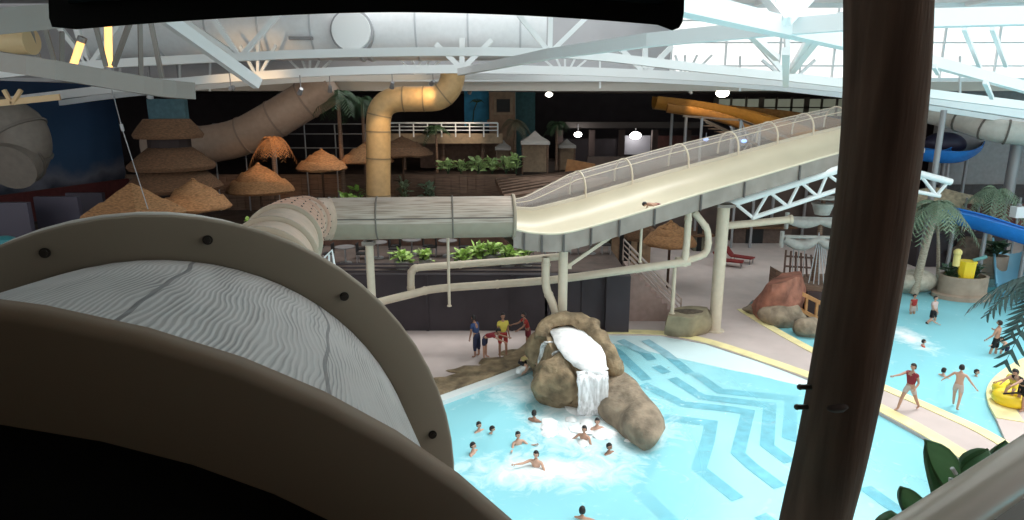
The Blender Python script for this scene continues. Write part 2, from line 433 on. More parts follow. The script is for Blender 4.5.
# mural wall at the left: night sea and clouds
m, nt, N, L, b, out = newmat('mural')
tc = N.new('ShaderNodeTexCoord'); sx = N.new('ShaderNodeSeparateXYZ'); L.new(tc.outputs['Object'], sx.inputs[0])
nz = N.new('ShaderNodeTexNoise'); nz.inputs['Scale'].default_value = 0.5; nz.inputs['Detail'].default_value = 6; L.new(tc.outputs['Object'], nz.inputs['Vector'])
ma = N.new('ShaderNodeMath'); ma.operation = 'MULTIPLY_ADD'; ma.inputs[1].default_value = 3.2; L.new(nz.outputs['Fac'], ma.inputs[0]); L.new(sx.outputs['Z'], ma.inputs[2])
rp = N.new('ShaderNodeValToRGB'); mr = N.new('ShaderNodeMapRange'); mr.inputs[1].default_value = 0; mr.inputs[2].default_value = 9
L.new(ma.outputs[0], mr.inputs[0]); L.new(mr.outputs[0], rp.inputs[0])
el = rp.color_ramp.elements; el[0].position = 0.16; el[0].color = (0.02, 0.03, 0.05, 1); el[1].position = 0.95; el[1].color = (0.012, 0.035, 0.09, 1)
for pos, cc in ((0.26, (0.16, 0.17, 0.22, 1)), (0.36, (0.03, 0.08, 0.17, 1)), (0.6, (0.015, 0.055, 0.13, 1))):
    x = el.new(pos); x.color = cc
L.new(rp.outputs[0], b.inputs['Base Color']); b.inputs['Roughness'].default_value = 0.7
A = ay(-60, 172, 33); B = ay(122, 165, 44)
d = (B - A); d.z = 0; L_ = d.length; ang = math.atan2(d.y, d.x)
w = MB(); w.box(((A.x + B.x) / 2, (A.y + B.y) / 2, 7.6), (L_, 0.4, 6.2), Matrix.Rotation(ang, 3, 'Z')); obj('wall_left', w, MATS['mural'], kind='structure')
w = MB(); w.box(((A.x + B.x) / 2 + .1, (A.y + B.y) / 2 - .1, 3.75), (L_, 0.7, 1.7), Matrix.Rotation(ang, 3, 'Z')); obj('wall_left_lower', w, mat('maroon_wall', (0.10, 0.022, 0.022), 0.75, var=0.2), kind='structure')
w = MB(); w.box((-45, 38, 7.5), (0.5, 72, 15)); obj('wall_left_outer', w, M_dark, kind='structure')

# ================================================================ ROOF
ZR = 15.6
M_glaz = clearish('roof_glazing', (0.93, 0.97, 1.0), 0.40, (0.88, 0.95, 0.97), 0.8)
M_cler = clearish('clerestory_glazing', (0.96, 0.99, 1.0), 0.22, (0.9, 0.95, 0.97), 0.8)
M_deckroof = mat('roof_deck', (0.42, 0.42, 0.43), 0.7, var=0.06, scale=0.6)
XG = 2.0
YG = 28.5
c = MB(); c.quad((XG, 2, ZR), (62, 2, ZR), (62, YG, ZR), (XG, YG, ZR)); c.quad((-9, YG, ZR), (8, YG, ZR), (8, YE + .2, ZR), (-9, YE + .2, ZR)); obj('window_1', c, M_glaz, kind='structure')
c = MB(); c.box(((XG - 45) / 2, (2 + YG) / 2, ZR), (XG + 45, YG - 2, 0.25)); c.box(((-9 - 45) / 2, (YG + YE) / 2, ZR), (36, YE - YG, .25)); obj('ceiling_left', c, M_deckroof, kind='structure')
c = MB(); c.box((35, (YG + YE) / 2, ZR), (54, YE - YG, .25)); obj('ceiling_right', c, mat('roof_deck_white', (.75, .77, .78), .7), kind='structure')
# clerestory above the eave: solid towards the left, glazed to the right
XC = ay(672, 50, YE).x
w = MB(); w.box(((XC - 45) / 2, YE + .3, (EAVE + ZR) / 2 + .2), (XC + 45, 0.2, ZR - EAVE)); obj('wall_clerestory', w, mat('clerestory_panel', (0.45, 0.45, 0.47), 0.7, var=0.06, scale=.5), kind='structure')
w = MB(); w.quad((XC, YE + .25, EAVE + .3), (62, YE + .25, EAVE + .3), (62, YE + .25, ZR - .3), (XC, YE + .25, ZR - .3)); obj('window_2', w, M_cler, kind='structure')
w = MB()
for i in range(14): w.box((XC + i * 3.4, YE + .12, (EAVE + ZR) / 2), (0.12, 0.12, ZR - EAVE))
for z in (11.8, 13.2, 14.5): w.box(((XC + 62) / 2, YE + .12, z), (62 - XC, 0.1, 0.1))
obj('trim_7', w, M_white, kind='structure')
# purlins under the glazing
w = MB()
for i in range(9): w.box((26, 4 + i * 4.8, ZR - .25), (70, 0.16, 0.28))
for i in range(10): w.box((XG + i * 6.4, 22, ZR - .2), (0.2, 40, 0.3))
obj('roof_beam_purlins', w, M_white, kind='structure')

def zc(u, v, z=11.0): return az(u, v, z)
beams = []
def chord(pts, w, h, Y=None, z=None, m=None):
    P = [ay(u, v, Y) if Y else az(u, v, z) for u, v in pts]
    P = smoothpath(P, 3) if len(P) > 2 else P
    mb = MB()
    return mb.beam(P, w, h)
def web(mb, node, top, w, Y, Y2=None):
    mb.bar(ay(*node, Y), ay(*top, Y2 or Y), w)
def truss(mb, m=M_white):
    o = obj('roof_beam', mb, m, kind='structure'); beams.append(o)
# nearer chord, node at (550,53)
t = chord([(-120, 88), (60, 68), (180, 60), (350, 53), (550, 53), (700, 68), (850, 84), (1060, 110)], .34, .36, Y=30)
for n, tp in (((550, 53), (502, -5)), ((550, 53), (551, -6)), ((550, 53), (598, 6)), ((240, 58), (152, -2)), ((240, 58), (200, -2)), ((240, 58), (300, -10)),
              ((788, 77), (750, 35)), ((788, 77), (786, 20)), ((788, 77), (820, 30)), ((90, 66), (46, 10)), ((90, 66), (66, -5)), ((90, 66), (130, 10))):
    web(t, n, tp, .2, 30)
truss(t)
# middle chord, nodes (462,70) (645,73)
t = chord([(-80, 112), (60, 95), (160, 84), (300, 73), (462, 69), (645, 74), (840, 88), (1060, 120)], .30, .42, Y=35)
for n, tps in (((462, 69), ((436, 44), (462, 38), (492, 40))), ((645, 74), ((620, 48), (645, 42), (672, 46))), ((258, 78), ((240, 46), (258, 40), (276, 45))), ((790, 83), ((762, 60), (788, 55), (815, 60)))):
    for tp in tps: web(t, n, tp, .25 if n[0] in (462, 645) else .14, 35)
truss(t)
# far chord just above the eave
t = chord([(-80, 125), (60, 103), (160, 91), (300, 80), (430, 77), (560, 78), (690, 82), (840, 95), (1060, 128)], .24, .3, Y=40)
for n in ((420, 78), (565, 78), (685, 82), (310, 80)):
    for dx in (-26, -10, 0, 12, 27): web(t, n, (n[0] + dx, 55), .12, 40)
for xx in (120, 180, 210, 600, 740, 800, 960): web(t, (xx, 86 + abs(xx - 480) * .02), (xx, 56), .1, 40)
truss(t)
# near node beams at upper right, both directions of the grid
zz = 10.95
t = chord([(674, 1), (1080, 98)], .34, .34, z=zz)
truss(t)
t = MB(); P = [az(460, 72, zz + .02), az(550, 54, zz + .02), az(650, 40, zz + .02), az(785, 27, zz + .02), az(860, 21, zz + .02)]
t.beam(P, .26, .32)
truss(t)
nd = az(786, 24, zz)
t = MB()
for u, v in ((752, -20), (766, -25), (786, -28), (800, -26), (826, -20)): t.bar(nd + V((0, 0, .05)), ay(u, v, nd.y + 1.2), .17)
for u, v in ((740, 28), (786, 55), (812, 40), (818, 41)): t.bar(ay(u, v - 4, 20), ay(u + (u - 786) * -.8, v + 30, 28), .22)
truss(t)
t = MB(); t.bar(ay(840, 21, 14.5), ay(1100, 14, 14.5), .42, .36); truss(t)
t = MB()
for a, b_ in (((964, 28), (980, 68)), ((992, 28), (1006, 66)), ((985, 82), (992, 98)), ((934, 66), (938, 74))): t.bar(ay(*a, 20), ay(*b_, 26), .12)
truss(t)
t = MB(); t.bar(ay(915, 57, 22), ay(1060, 97, 24), .3, .34); truss(t)
# near left: thick grey beam, diagonal brace, low eave beam
t = MB()
P = smoothpath([ay(-60, 52, 20), ay(30, 66, 20), ay(100, 78, 21), ay(160, 88, 22), ay(190, 91, 23)], 3)
t.beam(P, .5, .55)
truss(t, mat('grey_paint', (0.27, 0.25, 0.23), 0.6))
t = MB(); t.bar(ay(160, 14, 24), ay(258, 84, 27), .36, .42); truss(t)
t = MB()
for a, b_ in (((30, 28), (40, 62)), ((44, 24), (54, 60)), ((62, 32), (62, 68)), ((95, 24), (106, 66)), ((130, 22), (114, 66)), ((140, 20), (141, 75)), ((150, 18), (162, 78))): t.bar(ay(*a, 23), ay(*b_, 23.5), .13)
t.bar(ay(-30, 24, 19), ay(58, 16, 21), .5, .7)
truss(t, MATS['grey_paint'])
t = MB(); t.bar(ay(-30, 106, 24), ay(60, 97, 25), .2, .22); t.bar(ay(12, 104, 24.4), ay(4, 90, 24.4), .12); t.bar(ay(12, 104, 24.4), ay(21, 90, 24.4), .12)
truss(t, mat('warm_cream', (0.60, 0.42, 0.24), 0.6))

# big white air duct with an end disc on its flank
r = thing('air_duct', 'huge white round air duct hung under the roof above the slides', 'air duct', ay(300, 40, 37.5))
a = ay(95, 44, 37.5); b_ = ay(545, 34, 37.5); a.z = b_.z = 13.55
d = MB(); d.tube([a, b_], 1.75, 32); obj('duct_shell', d, M_hvac, r, True)
d = MB()
for k in range(9):
    p = a.lerp(b_, (k + .5) / 9); d.tube([p - V((.05, 0, 0)), p + V((.05, 0, 0))], 1.79, 32)
for k in (.595, .615): 
    p = a.lerp(b_, k); d.tube([p - V((.05, 0, 0)), p + V((.05, 0, 0))], 1.82, 32)
obj_each('seam', d, mat('duct_seam', (0.55, 0.57, 0.6), 0.5), r, True)
p = ay(352, 31, 35.6); d = MB(); d.tube([p + V((0, .9, 0)), p + V((0, -.25, 0))], 1.0, 28)
q = obj('end_cap', d, M_white, r, True)
d = MB(); d.tube([p + V((0, .9, 0)), p + V((0, -.1, 0))], 1.12, 28); obj('collar', d, mat('collar_grey', (0.35, 0.36, 0.38), .5), r, True)
p = ay(300, 38, 35.6); d = MB(); d.box(p + V((0, .15, 0)), (1.2, .3, .16)); obj('grille', d, M_steel, r)
d = MB()
for k in (.1, .35, .6, .85):
    p = a.lerp(b_, k); d.bar(p + V((0, 0, 1.7)), V((p.x, p.y, ZR)), .05)
obj_each('hanger', d, M_steel, r)
# ================================================================ ENCLOSED WHITE SLIDE + OPEN CHUTE
def fmat():
    m, nt, N, L, b, out = newmat('wood_grain_shell')
    tc = N.new('ShaderNodeTexCoord'); mp = N.new('ShaderNodeMapping'); L.new(tc.outputs['UV'], mp.inputs[0])
    mp.inputs['Scale'].default_value = (1, 1, 1)
    # UV: x = length along the tube in metres, y = arc length round it in metres
    nz = N.new('ShaderNodeTexNoise'); nz.inputs['Scale'].default_value = 1.6; nz.inputs['Detail'].default_value = 2
    m2 = N.new('ShaderNodeMapping'); m2.inputs['Scale'].default_value = (1.6, 3.2, 1); L.new(tc.outputs['UV'], m2.inputs[0]); L.new(m2.outputs[0], nz.inputs[0])
    sx = N.new('ShaderNodeSeparateXYZ'); L.new(mp.outputs[0], sx.inputs[0])
    ma = N.new('ShaderNodeMath'); ma.operation = 'MULTIPLY_ADD'; ma.inputs[1].default_value = 0.085; L.new(nz.outputs['Fac'], ma.inputs[0]); L.new(sx.outputs['Y'], ma.inputs[2])
    mb = N.new('ShaderNodeMath'); mb.operation = 'MULTIPLY'; mb.inputs[1].default_value = 2 * PI / 0.0108; L.new(ma.outputs[0], mb.inputs[0])
    sn = N.new('ShaderNodeMath'); sn.operation = 'SINE'; L.new(mb.outputs[0], sn.inputs[0])
    # broken-up grain
    n3 = N.new('ShaderNodeTexNoise'); n3.inputs['Scale'].default_value = 5; n3.inputs['Detail'].default_value = 4
    m3 = N.new('ShaderNodeMapping'); m3.inputs['Scale'].default_value = (0.6, 3, 1); L.new(tc.outputs['UV'], m3.inputs[0]); L.new(m3.outputs[0], n3.inputs[0])
    ad_ = N.new('ShaderNodeMath'); ad_.operation = 'MULTIPLY_ADD'; ad_.inputs[1].default_value = 4.5; ad_.inputs[2].default_value = -2.35; L.new(n3.outputs['Fac'], ad_.inputs[0])
    sm = N.new('ShaderNodeMath'); sm.operation = 'ADD'; L.new(sn.outputs[0], sm.inputs[0]); L.new(ad_.outputs[0], sm.inputs[1])
    rp = N.new('ShaderNodeValToRGB'); mr = N.new('ShaderNodeMapRange'); mr.inputs[1].default_value = -2; mr.inputs[2].default_value = 2
    L.new(sm.outputs[0], mr.inputs[0]); L.new(mr.outputs[0], rp.inputs[0])
    e = rp.color_ramp.elements; e[0].position = 0.56; e[0].color = (0.54, 0.515, 0.50, 1); e[1].position = 0.84; e[1].color = (0.27, 0.26, 0.255, 1)
    # board gaps: a few long dark lines
    fr = N.new('ShaderNodeMath'); fr.operation = 'MULTIPLY'; fr.inputs[1].default_value = 1 / 0.34; 
    n4 = N.new('ShaderNodeTexNoise'); n4.inputs['Scale'].default_value = 1.1; L.new(tc.outputs['UV'], n4.inputs[0])
    mm = N.new('ShaderNodeMath'); mm.operation = 'MULTIPLY_ADD'; mm.inputs[1].default_value = 0.18; L.new(n4.outputs['Fac'], mm.inputs[0]); L.new(sx.outputs['Y'], mm.inputs[2])
    L.new(mm.outputs[0], fr.inputs[0])
    fc_ = N.new('ShaderNodeMath'); fc_.operation = 'FRACT'; L.new(fr.outputs[0], fc_.inputs[0])
    ls = N.new('ShaderNodeMath'); ls.operation = 'LESS_THAN'; ls.inputs[1].default_value = 0.028; L.new(fc_.outputs[0], ls.inputs[0])
    mxc = N.new('ShaderNodeMix'); mxc.data_type = 'RGBA'; L.new(ls.outputs[0], mxc.inputs['Factor']); L.new(rp.outputs[0], mxc.inputs['A']); mxc.inputs['B'].default_value = (0.20, 0.19, 0.19, 1)
    L.new(mxc.outputs['Result'], b.inputs['Base Color']); b.inputs['Roughness'].default_value = 0.5
    bp = N.new('ShaderNodeBump'); bp.inputs['Strength'].default_value = 0.2; bp.inputs['Distance'].default_value = 0.003; bp.invert = True
    L.new(sm.outputs[0], bp.inputs['Height']); L.new(bp.outputs[0], b.inputs['Normal'])
    return m
M_grain = fmat()
def far_grain():
    m, nt, N, L, b, out = newmat('weathered_plank_shell')
    tc = N.new('ShaderNodeTexCoord'); mp = N.new('ShaderNodeMapping'); L.new(tc.outputs['UV'], mp.inputs[0]); mp.inputs['Scale'].default_value = (0.6, 15, 1)
    nz = N.new('ShaderNodeTexNoise'); nz.inputs['Scale'].default_value = 1.5; nz.inputs['Detail'].default_value = 6; L.new(mp.outputs[0], nz.inputs[0])
    rp = N.new('ShaderNodeValToRGB'); e = rp.color_ramp.elements
    e[0].position = 0.36; e[0].color = (0.27, 0.21, 0.165, 1); e[1].position = 0.54; e[1].color = (0.47, 0.395, 0.33, 1)
    L.new(nz.outputs['Fac'], rp.inputs[0]); L.new(rp.outputs[0], b.inputs['Base Color']); b.inputs['Roughness'].default_value = 0.55
    return m
M_plank = far_grain()
def uvtube(path, r, n, name, m, parent, a0=0.0, a1=2 * PI, up0=V((0, 0, 1))):
    """tube shell with UVs in metres; angle 0 = right, pi/2 = up"""
    P = [V(p) for p in path]; vs = []; uvs = []; s = 0
    k = len(P)
    for i in range(k):
        if i: s += (P[i] - P[i - 1]).length
        t = (P[min(i + 1, k - 1)] - P[max(i - 1, 0)]).normalized()
        x = t.cross(up0).normalized(); y = x.cross(t)
        for j in range(n + 1):
            a = a0 + (a1 - a0) * j / n
            vs.append(P[i] + (x * math.cos(a) + y * math.sin(a)) * r); uvs.append((s, a * r))
    fs = []
    for i in range(k - 1):
        for j in range(n):
            fs.append((i * (n + 1) + j, i * (n + 1) + j + 1, (i + 1) * (n + 1) + j + 1, (i + 1) * (n + 1) + j))
    off = V(parent.location)
    me = bpy.data.meshes.new(name); me.from_pydata([tuple(p - off) for p in vs], [], fs)
    uv = me.uv_layers.new(name='UVMap')
    for lp in me.loops: uv.data[lp.index].uv = uvs[lp.vertex_index]
    me.polygons.foreach_set('use_smooth', [True] * len(me.polygons))
    me.materials.append(m); me.update()
    o = bpy.data.objects.new(name, me); link(o, parent); return o
def flange(c, t, ro, ri, th, name, m, parent, n=48):
    """flat ring of rectangular section round axis t"""
    t = V(t).normalized(); c = V(c)
    x = t.cross(V((0, 0, 1))).normalized(); y = x.cross(t)
    mb = MB(); rings = []
    for i in range(n + 1):
        a = 2 * PI * i / n; d = x * math.cos(a) + y * math.sin(a)
        rings.append([c + d * ri - t * th / 2, c + d * (ro - .008) - t * th / 2, c + d * ro - t * (th / 2 - .008), c + d * ro + t * (th / 2 - .008), c + d * (ro - .008) + t * th / 2, c + d * ri + t * th / 2])
    mb.sweep(rings, closed_ring=True)
    return obj(name, mb, m, parent, True)
RT = 0.69
RF = 0.79
def camxyz(x, y, z): return CAM + V((x, CP * z + SP * y, -SP * z + CP * y))
c_near = camxyz(-.5589, -.8047, .5208)
c_far = camxyz(-.9557, -.6839, 1.7962)
ax = (c_far - c_near).normalized()
bend = ay(292, 222, 20.2)
st = thing('tube_slide', 'long white enclosed tube slide with dark wood grain lines and bolted beige flanges, running out over the hall', 'water slide', (c_near.x, c_near.y, 0))
st['label'] = 'long enclosed tube slide with printed wood grain and bolted beige flanges'
M_fl_shade = mat('flange_shaded', (0.235, 0.155, 0.098), 0.6, var=0.06, scale=2)  # darker copy of the flange colour, with the near ring's shade painted in
M_fl = mat('flange_beige', (0.31, 0.26, 0.195), 0.6, var=0.05, scale=2)
flange(c_near, ax, RF, .705, 0.05, 'flange', M_fl_shade, st, 64)
f2 = flange(c_far, ax, RF + .018, RT - .005, 0.05, 'flange', M_fl, st, 64)
flange(c_far + ax * .055, ax, RF + .016, RT - .01, 0.05, 'flange', M_fl, st, 64)
flange(c_far + ax * .19 + V((-.05, 0, .034)), ax, RF - .012, RT - .01, 0.08, 'flange', mat('flange_pale', (.62, .60, .56), .55), st, 64)
# bolts on the far flange
x = ax.cross(V((0, 0, 1))).normalized(); y = x.cross(ax)
for k_ in (8, 47, 77, 106, 138, 170, 200, 232, 262, 292, 325):
    a = math.radians(k_); d = x * math.cos(a) + y * math.sin(a)
    p = c_far + d * (RT + (RF - RT) * .62)
    mb = MB(); mb.tube([p - ax * .02, p - ax * .036], .009, 6); mb.tube([p - ax * .02, p - ax * .028], .013, 14); obj('bolt', mb, M_screw, f2, True)
uvtube([c_near + ax * .05 + (c_far - c_near - ax * .08) * k / 8 for k in range(9)], RT, 72, 'shell', M_grain, st)
# black disc across the near mouth, painted as its unlit inside
mb = MB(); mb.tube([c_near + ax * .0, c_near + ax * .03], .708, 64); obj('mouth_dark', mb, M_black, st)
# the long straight run
P1 = c_far + ax * .06
def cpx(u, v, z): return camxyz((u - 512) / FPX * z, (260 - v) / FPX * z, z)
path_s = smoothpath([P1, cpx(206, 408, 2.9), cpx(233, 335, 5), cpx(256, 291, 8), cpx(272, 262, 10.8), cpx(283, 242, 13)], 5)
pre = path_s[-1]
M_striped = mat('bend_shell', (0.47, 0.355, 0.275), .5, var=.1)
uvtube(path_s[:16], RT, 40, 'shell', M_grain, st); uvtube(path_s[15:], RT, 40, 'shell', M_striped, st)
tdir = (pre - P1).normalized()
nseg = 6
for k in range(1, nseg + 1):
    i_ = min(len(path_s) - 1, k * (len(path_s) - 1) // nseg); c = path_s[i_]; tdir = (path_s[min(i_ + 1, len(path_s) - 1)] - path_s[i_ - 1]).normalized()
    flange(c, tdir, RF - .02, RT - .01, .12, 'flange', M_fl, st, 40)
# bend towards the horizontal run
ends = ay(513, 216.5, 21.6); h0 = ay(330, 219, 21.0)
bendpath = smoothpath([pre, cpx(288, 234, 15), cpx(293, 227, 17.3), cpx(302, 222, 19.5), cpx(318, 219.5, 20.8), h0], 4)
uvtube(bendpath, RT, 36, 'shell', M_striped, st)
for k in (1, 4, 7, 10, 13):
    c = bendpath[k]; t = (bendpath[k + 1] - bendpath[k - 1]).normalized()
    fl = flange(c, t, RF - .01, RT - .01, .10, 'flange', mat('flange_pink', (0.48, 0.31, 0.235), .6), st, 40)
    x = t.cross(V((0, 0, 1))).normalized(); y = x.cross(t); mb = MB()
    for j in range(24):
        a = 2 * PI * j / 24; d = x * math.cos(a) + y * math.sin(a); q = c + d * (RF - .02)
        mb.tube([q, q + d * .03], .02, 6)
    obj('bolt', mb, M_screw, fl)['kind'] = 'stuff'
hp = [h0.lerp(ends, k / 8) for k in range(9)]
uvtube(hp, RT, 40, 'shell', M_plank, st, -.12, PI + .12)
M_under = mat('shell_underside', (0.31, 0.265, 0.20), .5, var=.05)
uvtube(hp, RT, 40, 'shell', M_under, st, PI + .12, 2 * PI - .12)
td = (ends - h0).normalized()
for u in (323, 378, 452):
    k = (ay(u, 218, 21.2).x - h0.x) / (ends.x - h0.x); c = h0.lerp(ends, max(0, k)); flange(c, td, RT + .035, RT - .01, .05, 'flange', mat('flange_dark', (0.16, 0.14, 0.12), .6), st, 40)
flange(ends, td, RT + .07, RT - .02, .10, 'flange', M_fl, st, 40)
mb = MB()
for sgn in (-1,):
    mb.tube([p + V((0, -RT * .995, .085)) for p in hp], .022, 6)
obj('seam', mb, mat('seam_brown', (0.12, .10, .09), .6), st)

# ---- open chute rising to the upper tower
ch = thing('open_chute', 'wide cream open chute rising from the tube to the tower, arched net along it', 'water slide', (ends.x, ends.y, 0))
near_top = [(513, 229, 21.2), (535, 233, 21.4), (563, 233, 21.7), (600, 224, 22.3), (640, 212, 23.0), (700, 193.5, 24.2), (760, 176, 25.6), (838, 153, 27.4), (905, 136, 29.0)]
NT = smoothpath([ay(*p) for p in near_top], 4)
nC = len(NT); Wd = 2.5
secs = []; sidev = []
for i in range(nC):
    t = NT[min(i + 1, nC - 1)] - NT[max(i - 1, 0)]; t.z = 0; t.normalize()
    b_ = V((-t.y, t.x, 0)); sidev.append(b_)
    k = min(1, i / 6)
    prof = [(-.05, -.5), (-.05, .0), (.03, .0), (.06, -.14), (.25, -.26), (.7, -.30), (1.3, -.28), (1.85, -.2), (2.2, -.03), (2.36, .25), (2.40, .5), (2.50, .5), (2.50, -.5)]
    secs.append([NT[i] + b_ * a + V((0, 0, z)) for a, z in prof])
mb = MB(); mb.sweep([s[2:11] for s in secs]); obj('slide_bed', mb, M_chute, ch, True)
mb = MB(); mb.sweep([[s[0] + V((0, 0, -.12)), s[1] + V((0, 0, -.03)), s[2] + V((0, 0, -.03))] for s in secs])
mb.sweep([[s[10], s[11], s[12], s[0] + V((0, 0, -.1))] for s in secs])
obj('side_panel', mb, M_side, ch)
mb = MB(); mb.tube([s[1].lerp(s[2], .5) for s in secs], .05, 8); mb.tube([s[10].lerp(s[11], .5) for s in secs], .05, 8); obj('rim', mb, M_chute, ch, True)
mb = MB()
for i in range(2, nC, 3):
    s = secs[i]; b_ = sidev[i]
    mb.bar(s[0] - b_ * .03 + V((0, 0, -.14)), s[1] - b_ * .03 + V((0, 0, -.04)), .10, .06)
obj_each('seam', mb, mat('joint_dark', (.10, .09, .085), .6), ch)
# riders' net over hoops along the far side
def pxu(p):
    d = p - CAM; return 512 + FPX * d.x / (d.y * CP - d.z * SP)
hoops = [min(range(nC - 1), key=lambda i: abs(pxu(secs[i][10]) - u_)) for u_ in (581, 633, 684, 727, 768, 808, 848)]
def hooppts(i, n=12):
    b_ = sidev[i]; p0 = secs[i][10] + b_ * -.15; out = []
    for j in range(n + 1):
        a = PI * j / n
        out.append(p0 + b_ * (.62 - .62 * math.cos(a)) + V((0, 0, (.22 + min(1, max(0, (pxu(secs[i][10]) - 515) / 62)) * .68) * math.sin(a) ** .75 if j not in (0, n) else -.05)))
    return out
for i in hoops:
    mb = MB(); mb.tube(hooppts(i), .04, 6); obj('hoop', mb, M_cream, ch, True)
mb = MB()
for j in (3, 6, 9):
    mb.tube([hooppts(i)[j] for i in range(1, nC - 1)], .018, 5)
mb.tube([secs[i][11] + sidev[i] * .95 + V((0, 0, -.25)) for i in range(1, nC - 1)], .02, 5)
obj('cable', mb, M_cream, ch, True)
m, nt, N, L, b, out = newmat('safety_net'); N.remove(b)
tc = N.new('ShaderNodeTexCoord'); 
tr = N.new('ShaderNodeBsdfTransparent'); df = N.new('ShaderNodeBsdfDiffuse'); df.inputs[0].default_value = (.62, .56, .52, 1)
mx = N.new('ShaderNodeMixShader'); mx.inputs[0].default_value = .30
L.new(tr.outputs[0], mx.inputs[1]); L.new(df.outputs[0], mx.inputs[2]); L.new(mx.outputs[0], out.inputs[0])
mb = MB(); mb.sweep([hooppts(i) for i in range(1, nC - 1)]); obj('safety_net', mb, m, ch, True)
# ---- supports
def column(top, bot, r, label, m=M_cream, cap=True, name='slide_column'):
    t = thing(name, label, 'column', bot)
    a = V(bot); b_ = V(top)
    mb = MB(); mb.tube([a, b_], r, 16); obj('shaft', mb, m, t, True)
    mb = MB(); mb.tube([a, a + V((0, 0, .04))], r * 1.6, 16); obj('base_plate', mb, m, t, True)
    if cap: mb = MB(); mb.box(b_ + V((0, 0, -.06)), (r * 3, r * 3, .12)); obj('head_plate', mb, M_side, t)
    return t
ct = ay(563.5, 247, 22.6)
column(V((ct.x, 22.6, ct.z)), V((ct.x, 22.6, 1.75)), .17, 'cream steel column standing on the waterfall rock under the chute')
c2 = az(713, 329, 0); c2t = ay(718, 203, c2.y)
column(V((c2.x, c2.y - .2, c2t.z)), V((c2.x, c2.y - .2, 0)), .25, 'tall thick cream column on the deck beside the planter rock')
p = ay(377, 300, 22.4)
column(V((p.x, 21.6, ay(377, 241, 21.6).z)), V((p.x, 21.6, 0)), .14, 'cream column under the horizontal tube, beside the beige slide flange')
p = ay(449, 290, 23.5)
column(V((p.x, 23.5, ay(449, 238, 23.5).z)), V((p.x, 23.5, 2.0)), .055, 'thin cream post hanging below the tube in front of the plants', cap=False, name='slender_post')
p = ay(641, 262, 23.6)
column(V((p.x, 23.8, ay(641, 212, 23.8).z)), V((p.x, 23.8, ay(641, 262, 23.8).z)), .05, 'thin cream post between the chute and the long pipe', cap=False, name='slender_post')
p = az(672, 314, 1.0)
column(V((p.x, p.y, ay(675, 262, p.y).z)), V((p.x, p.y, 1.0)), .08, 'slim cream post standing on the tan planter rock', cap=False, name='slender_post')
# ---- pipework along the terrace edge
YP = 24.6
def pipe(px, r, label, Y=YP, group=None, n=12, m=M_cream):
    P = smoothpath([ay(u, v, Y + dy) for u, v, dy in px], 4) if len(px) > 2 else [ay(u, v, Y + dy) for u, v, dy in px]
    t = thing('water_pipe', label, 'pipe', P[0], group=group)
    mb = MB(); mb.tube(P, r, n); obj('run', mb, m, t, True)
    for i in range(1, len(P) - 1, 5):
        d = (P[i + 1] - P[i - 1]).normalized(); mb = MB(); mb.tube([P[i] - d * .05, P[i] + d * .05], r * 1.12, n); obj('coupling', mb, m, t, True)
    return t
pipe([(352, 309, -.6), (412, 294, -.2), (440, 288.5, 0), (515, 283, .1), (560, 279, .1), (620, 271, 0), (690, 261.5, 0)], .16, 'long cream water pipe running level along the dark terrace wall')
pipe([(411, 292, .1), (411, 276, .1), (413, 270, .1), (420, 267.5, .1), (460, 264.5, .1), (515, 260.5, .1), (560, 256.5, .1)], .145, 'upper cream pipe with an elbow dropping into the lower pipe')
pipe([(688.5, 212, 0), (687, 240, 0), (684, 266, 0)], .135, 'straight upright cream pipe joining the chute to the long pipe')
pipe([(694, 212, .4), (702, 222, .4), (707.5, 231, .4), (708, 246, .4), (704, 254, .4), (692, 259, .3), (676, 260, .2)], .13, 'bent cream pipe curling from the chute down to the long pipe')
pipe([(546, 257, -2.0), (546, 286, -2.0), (552, 302, -2.0), (557, 318, -2.0), (559, 331, -2.0)], .15, 'cream feed pipe slanting down into the top of the waterfall rock')
# diagonal brace beneath chute
t = thing('diagonal_brace', 'thin cream diagonal brace from the chute column up to the chute side', 'brace', ay(568, 266, 22.8))
mb = MB(); mb.bar(ay(568, 266, 22.8), ay(616, 233, 22.9), .12); obj('strut', mb, M_cream, t)
mb = MB(); mb.box(ay(568, 266, 22.8), (.25, .12, .2)); obj('gusset', mb, M_cream, t)
# support truss of the chute
def tri_truss(tops, bots, webs, Y, r1, r2, r3, label, name='support_truss'):
    t = thing(name, label, 'truss', ay(*tops[0], Y))
    mb = MB(); mb.tube([ay(u, v, Y) for u, v in tops], r1, 12); obj('top_chord', mb, M_white, t, True)
    mb = MB(); mb.tube([ay(u, v, Y + .1) for u, v in bots], r2, 10); obj('bottom_chord', mb, M_white, t, True)
    for a, b_ in webs:
        mb = MB(); mb.tube([ay(*a, Y), ay(*b_, Y + .1)], r3, 8); obj('web', mb, M_white, t, True)
    return t
tri_truss([(724, 206), (840, 169), (900, 152)], [(752, 218), (840, 189), (900, 170)],
          [((737, 205), (752, 217)), ((767, 195), (754, 217)), ((772, 194), (787, 206)), ((798, 186), (788, 206)), ((803, 184), (818, 197)), ((826, 177), (818, 196)), ((830, 176), (845, 187))], 27.2, .17, .10, .07, 'white triangular pipe truss climbing from the thick column behind the timber pole')
tri_truss([(886, 165), (951, 182)], [(886, 186), (940, 196)], [((905, 170), (895, 187)), ((921, 176), (936, 195)), ((948, 182), (936, 196)), ((922, 176), (908, 190))], 31, .16, .1, .08, 'short white bracket truss over the grey palm beyond the timber pole')
t = thing('tie_pipe', 'grey-white level tie pipe between the thick column and the pirate mast', 'pipe', ay(727, 226, 27.5))
mb = MB(); mb.tube([ay(725, 226, 27.3), ay(790, 219.5, 27.9)], .16, 12); obj('run', mb, M_cream, t, True)
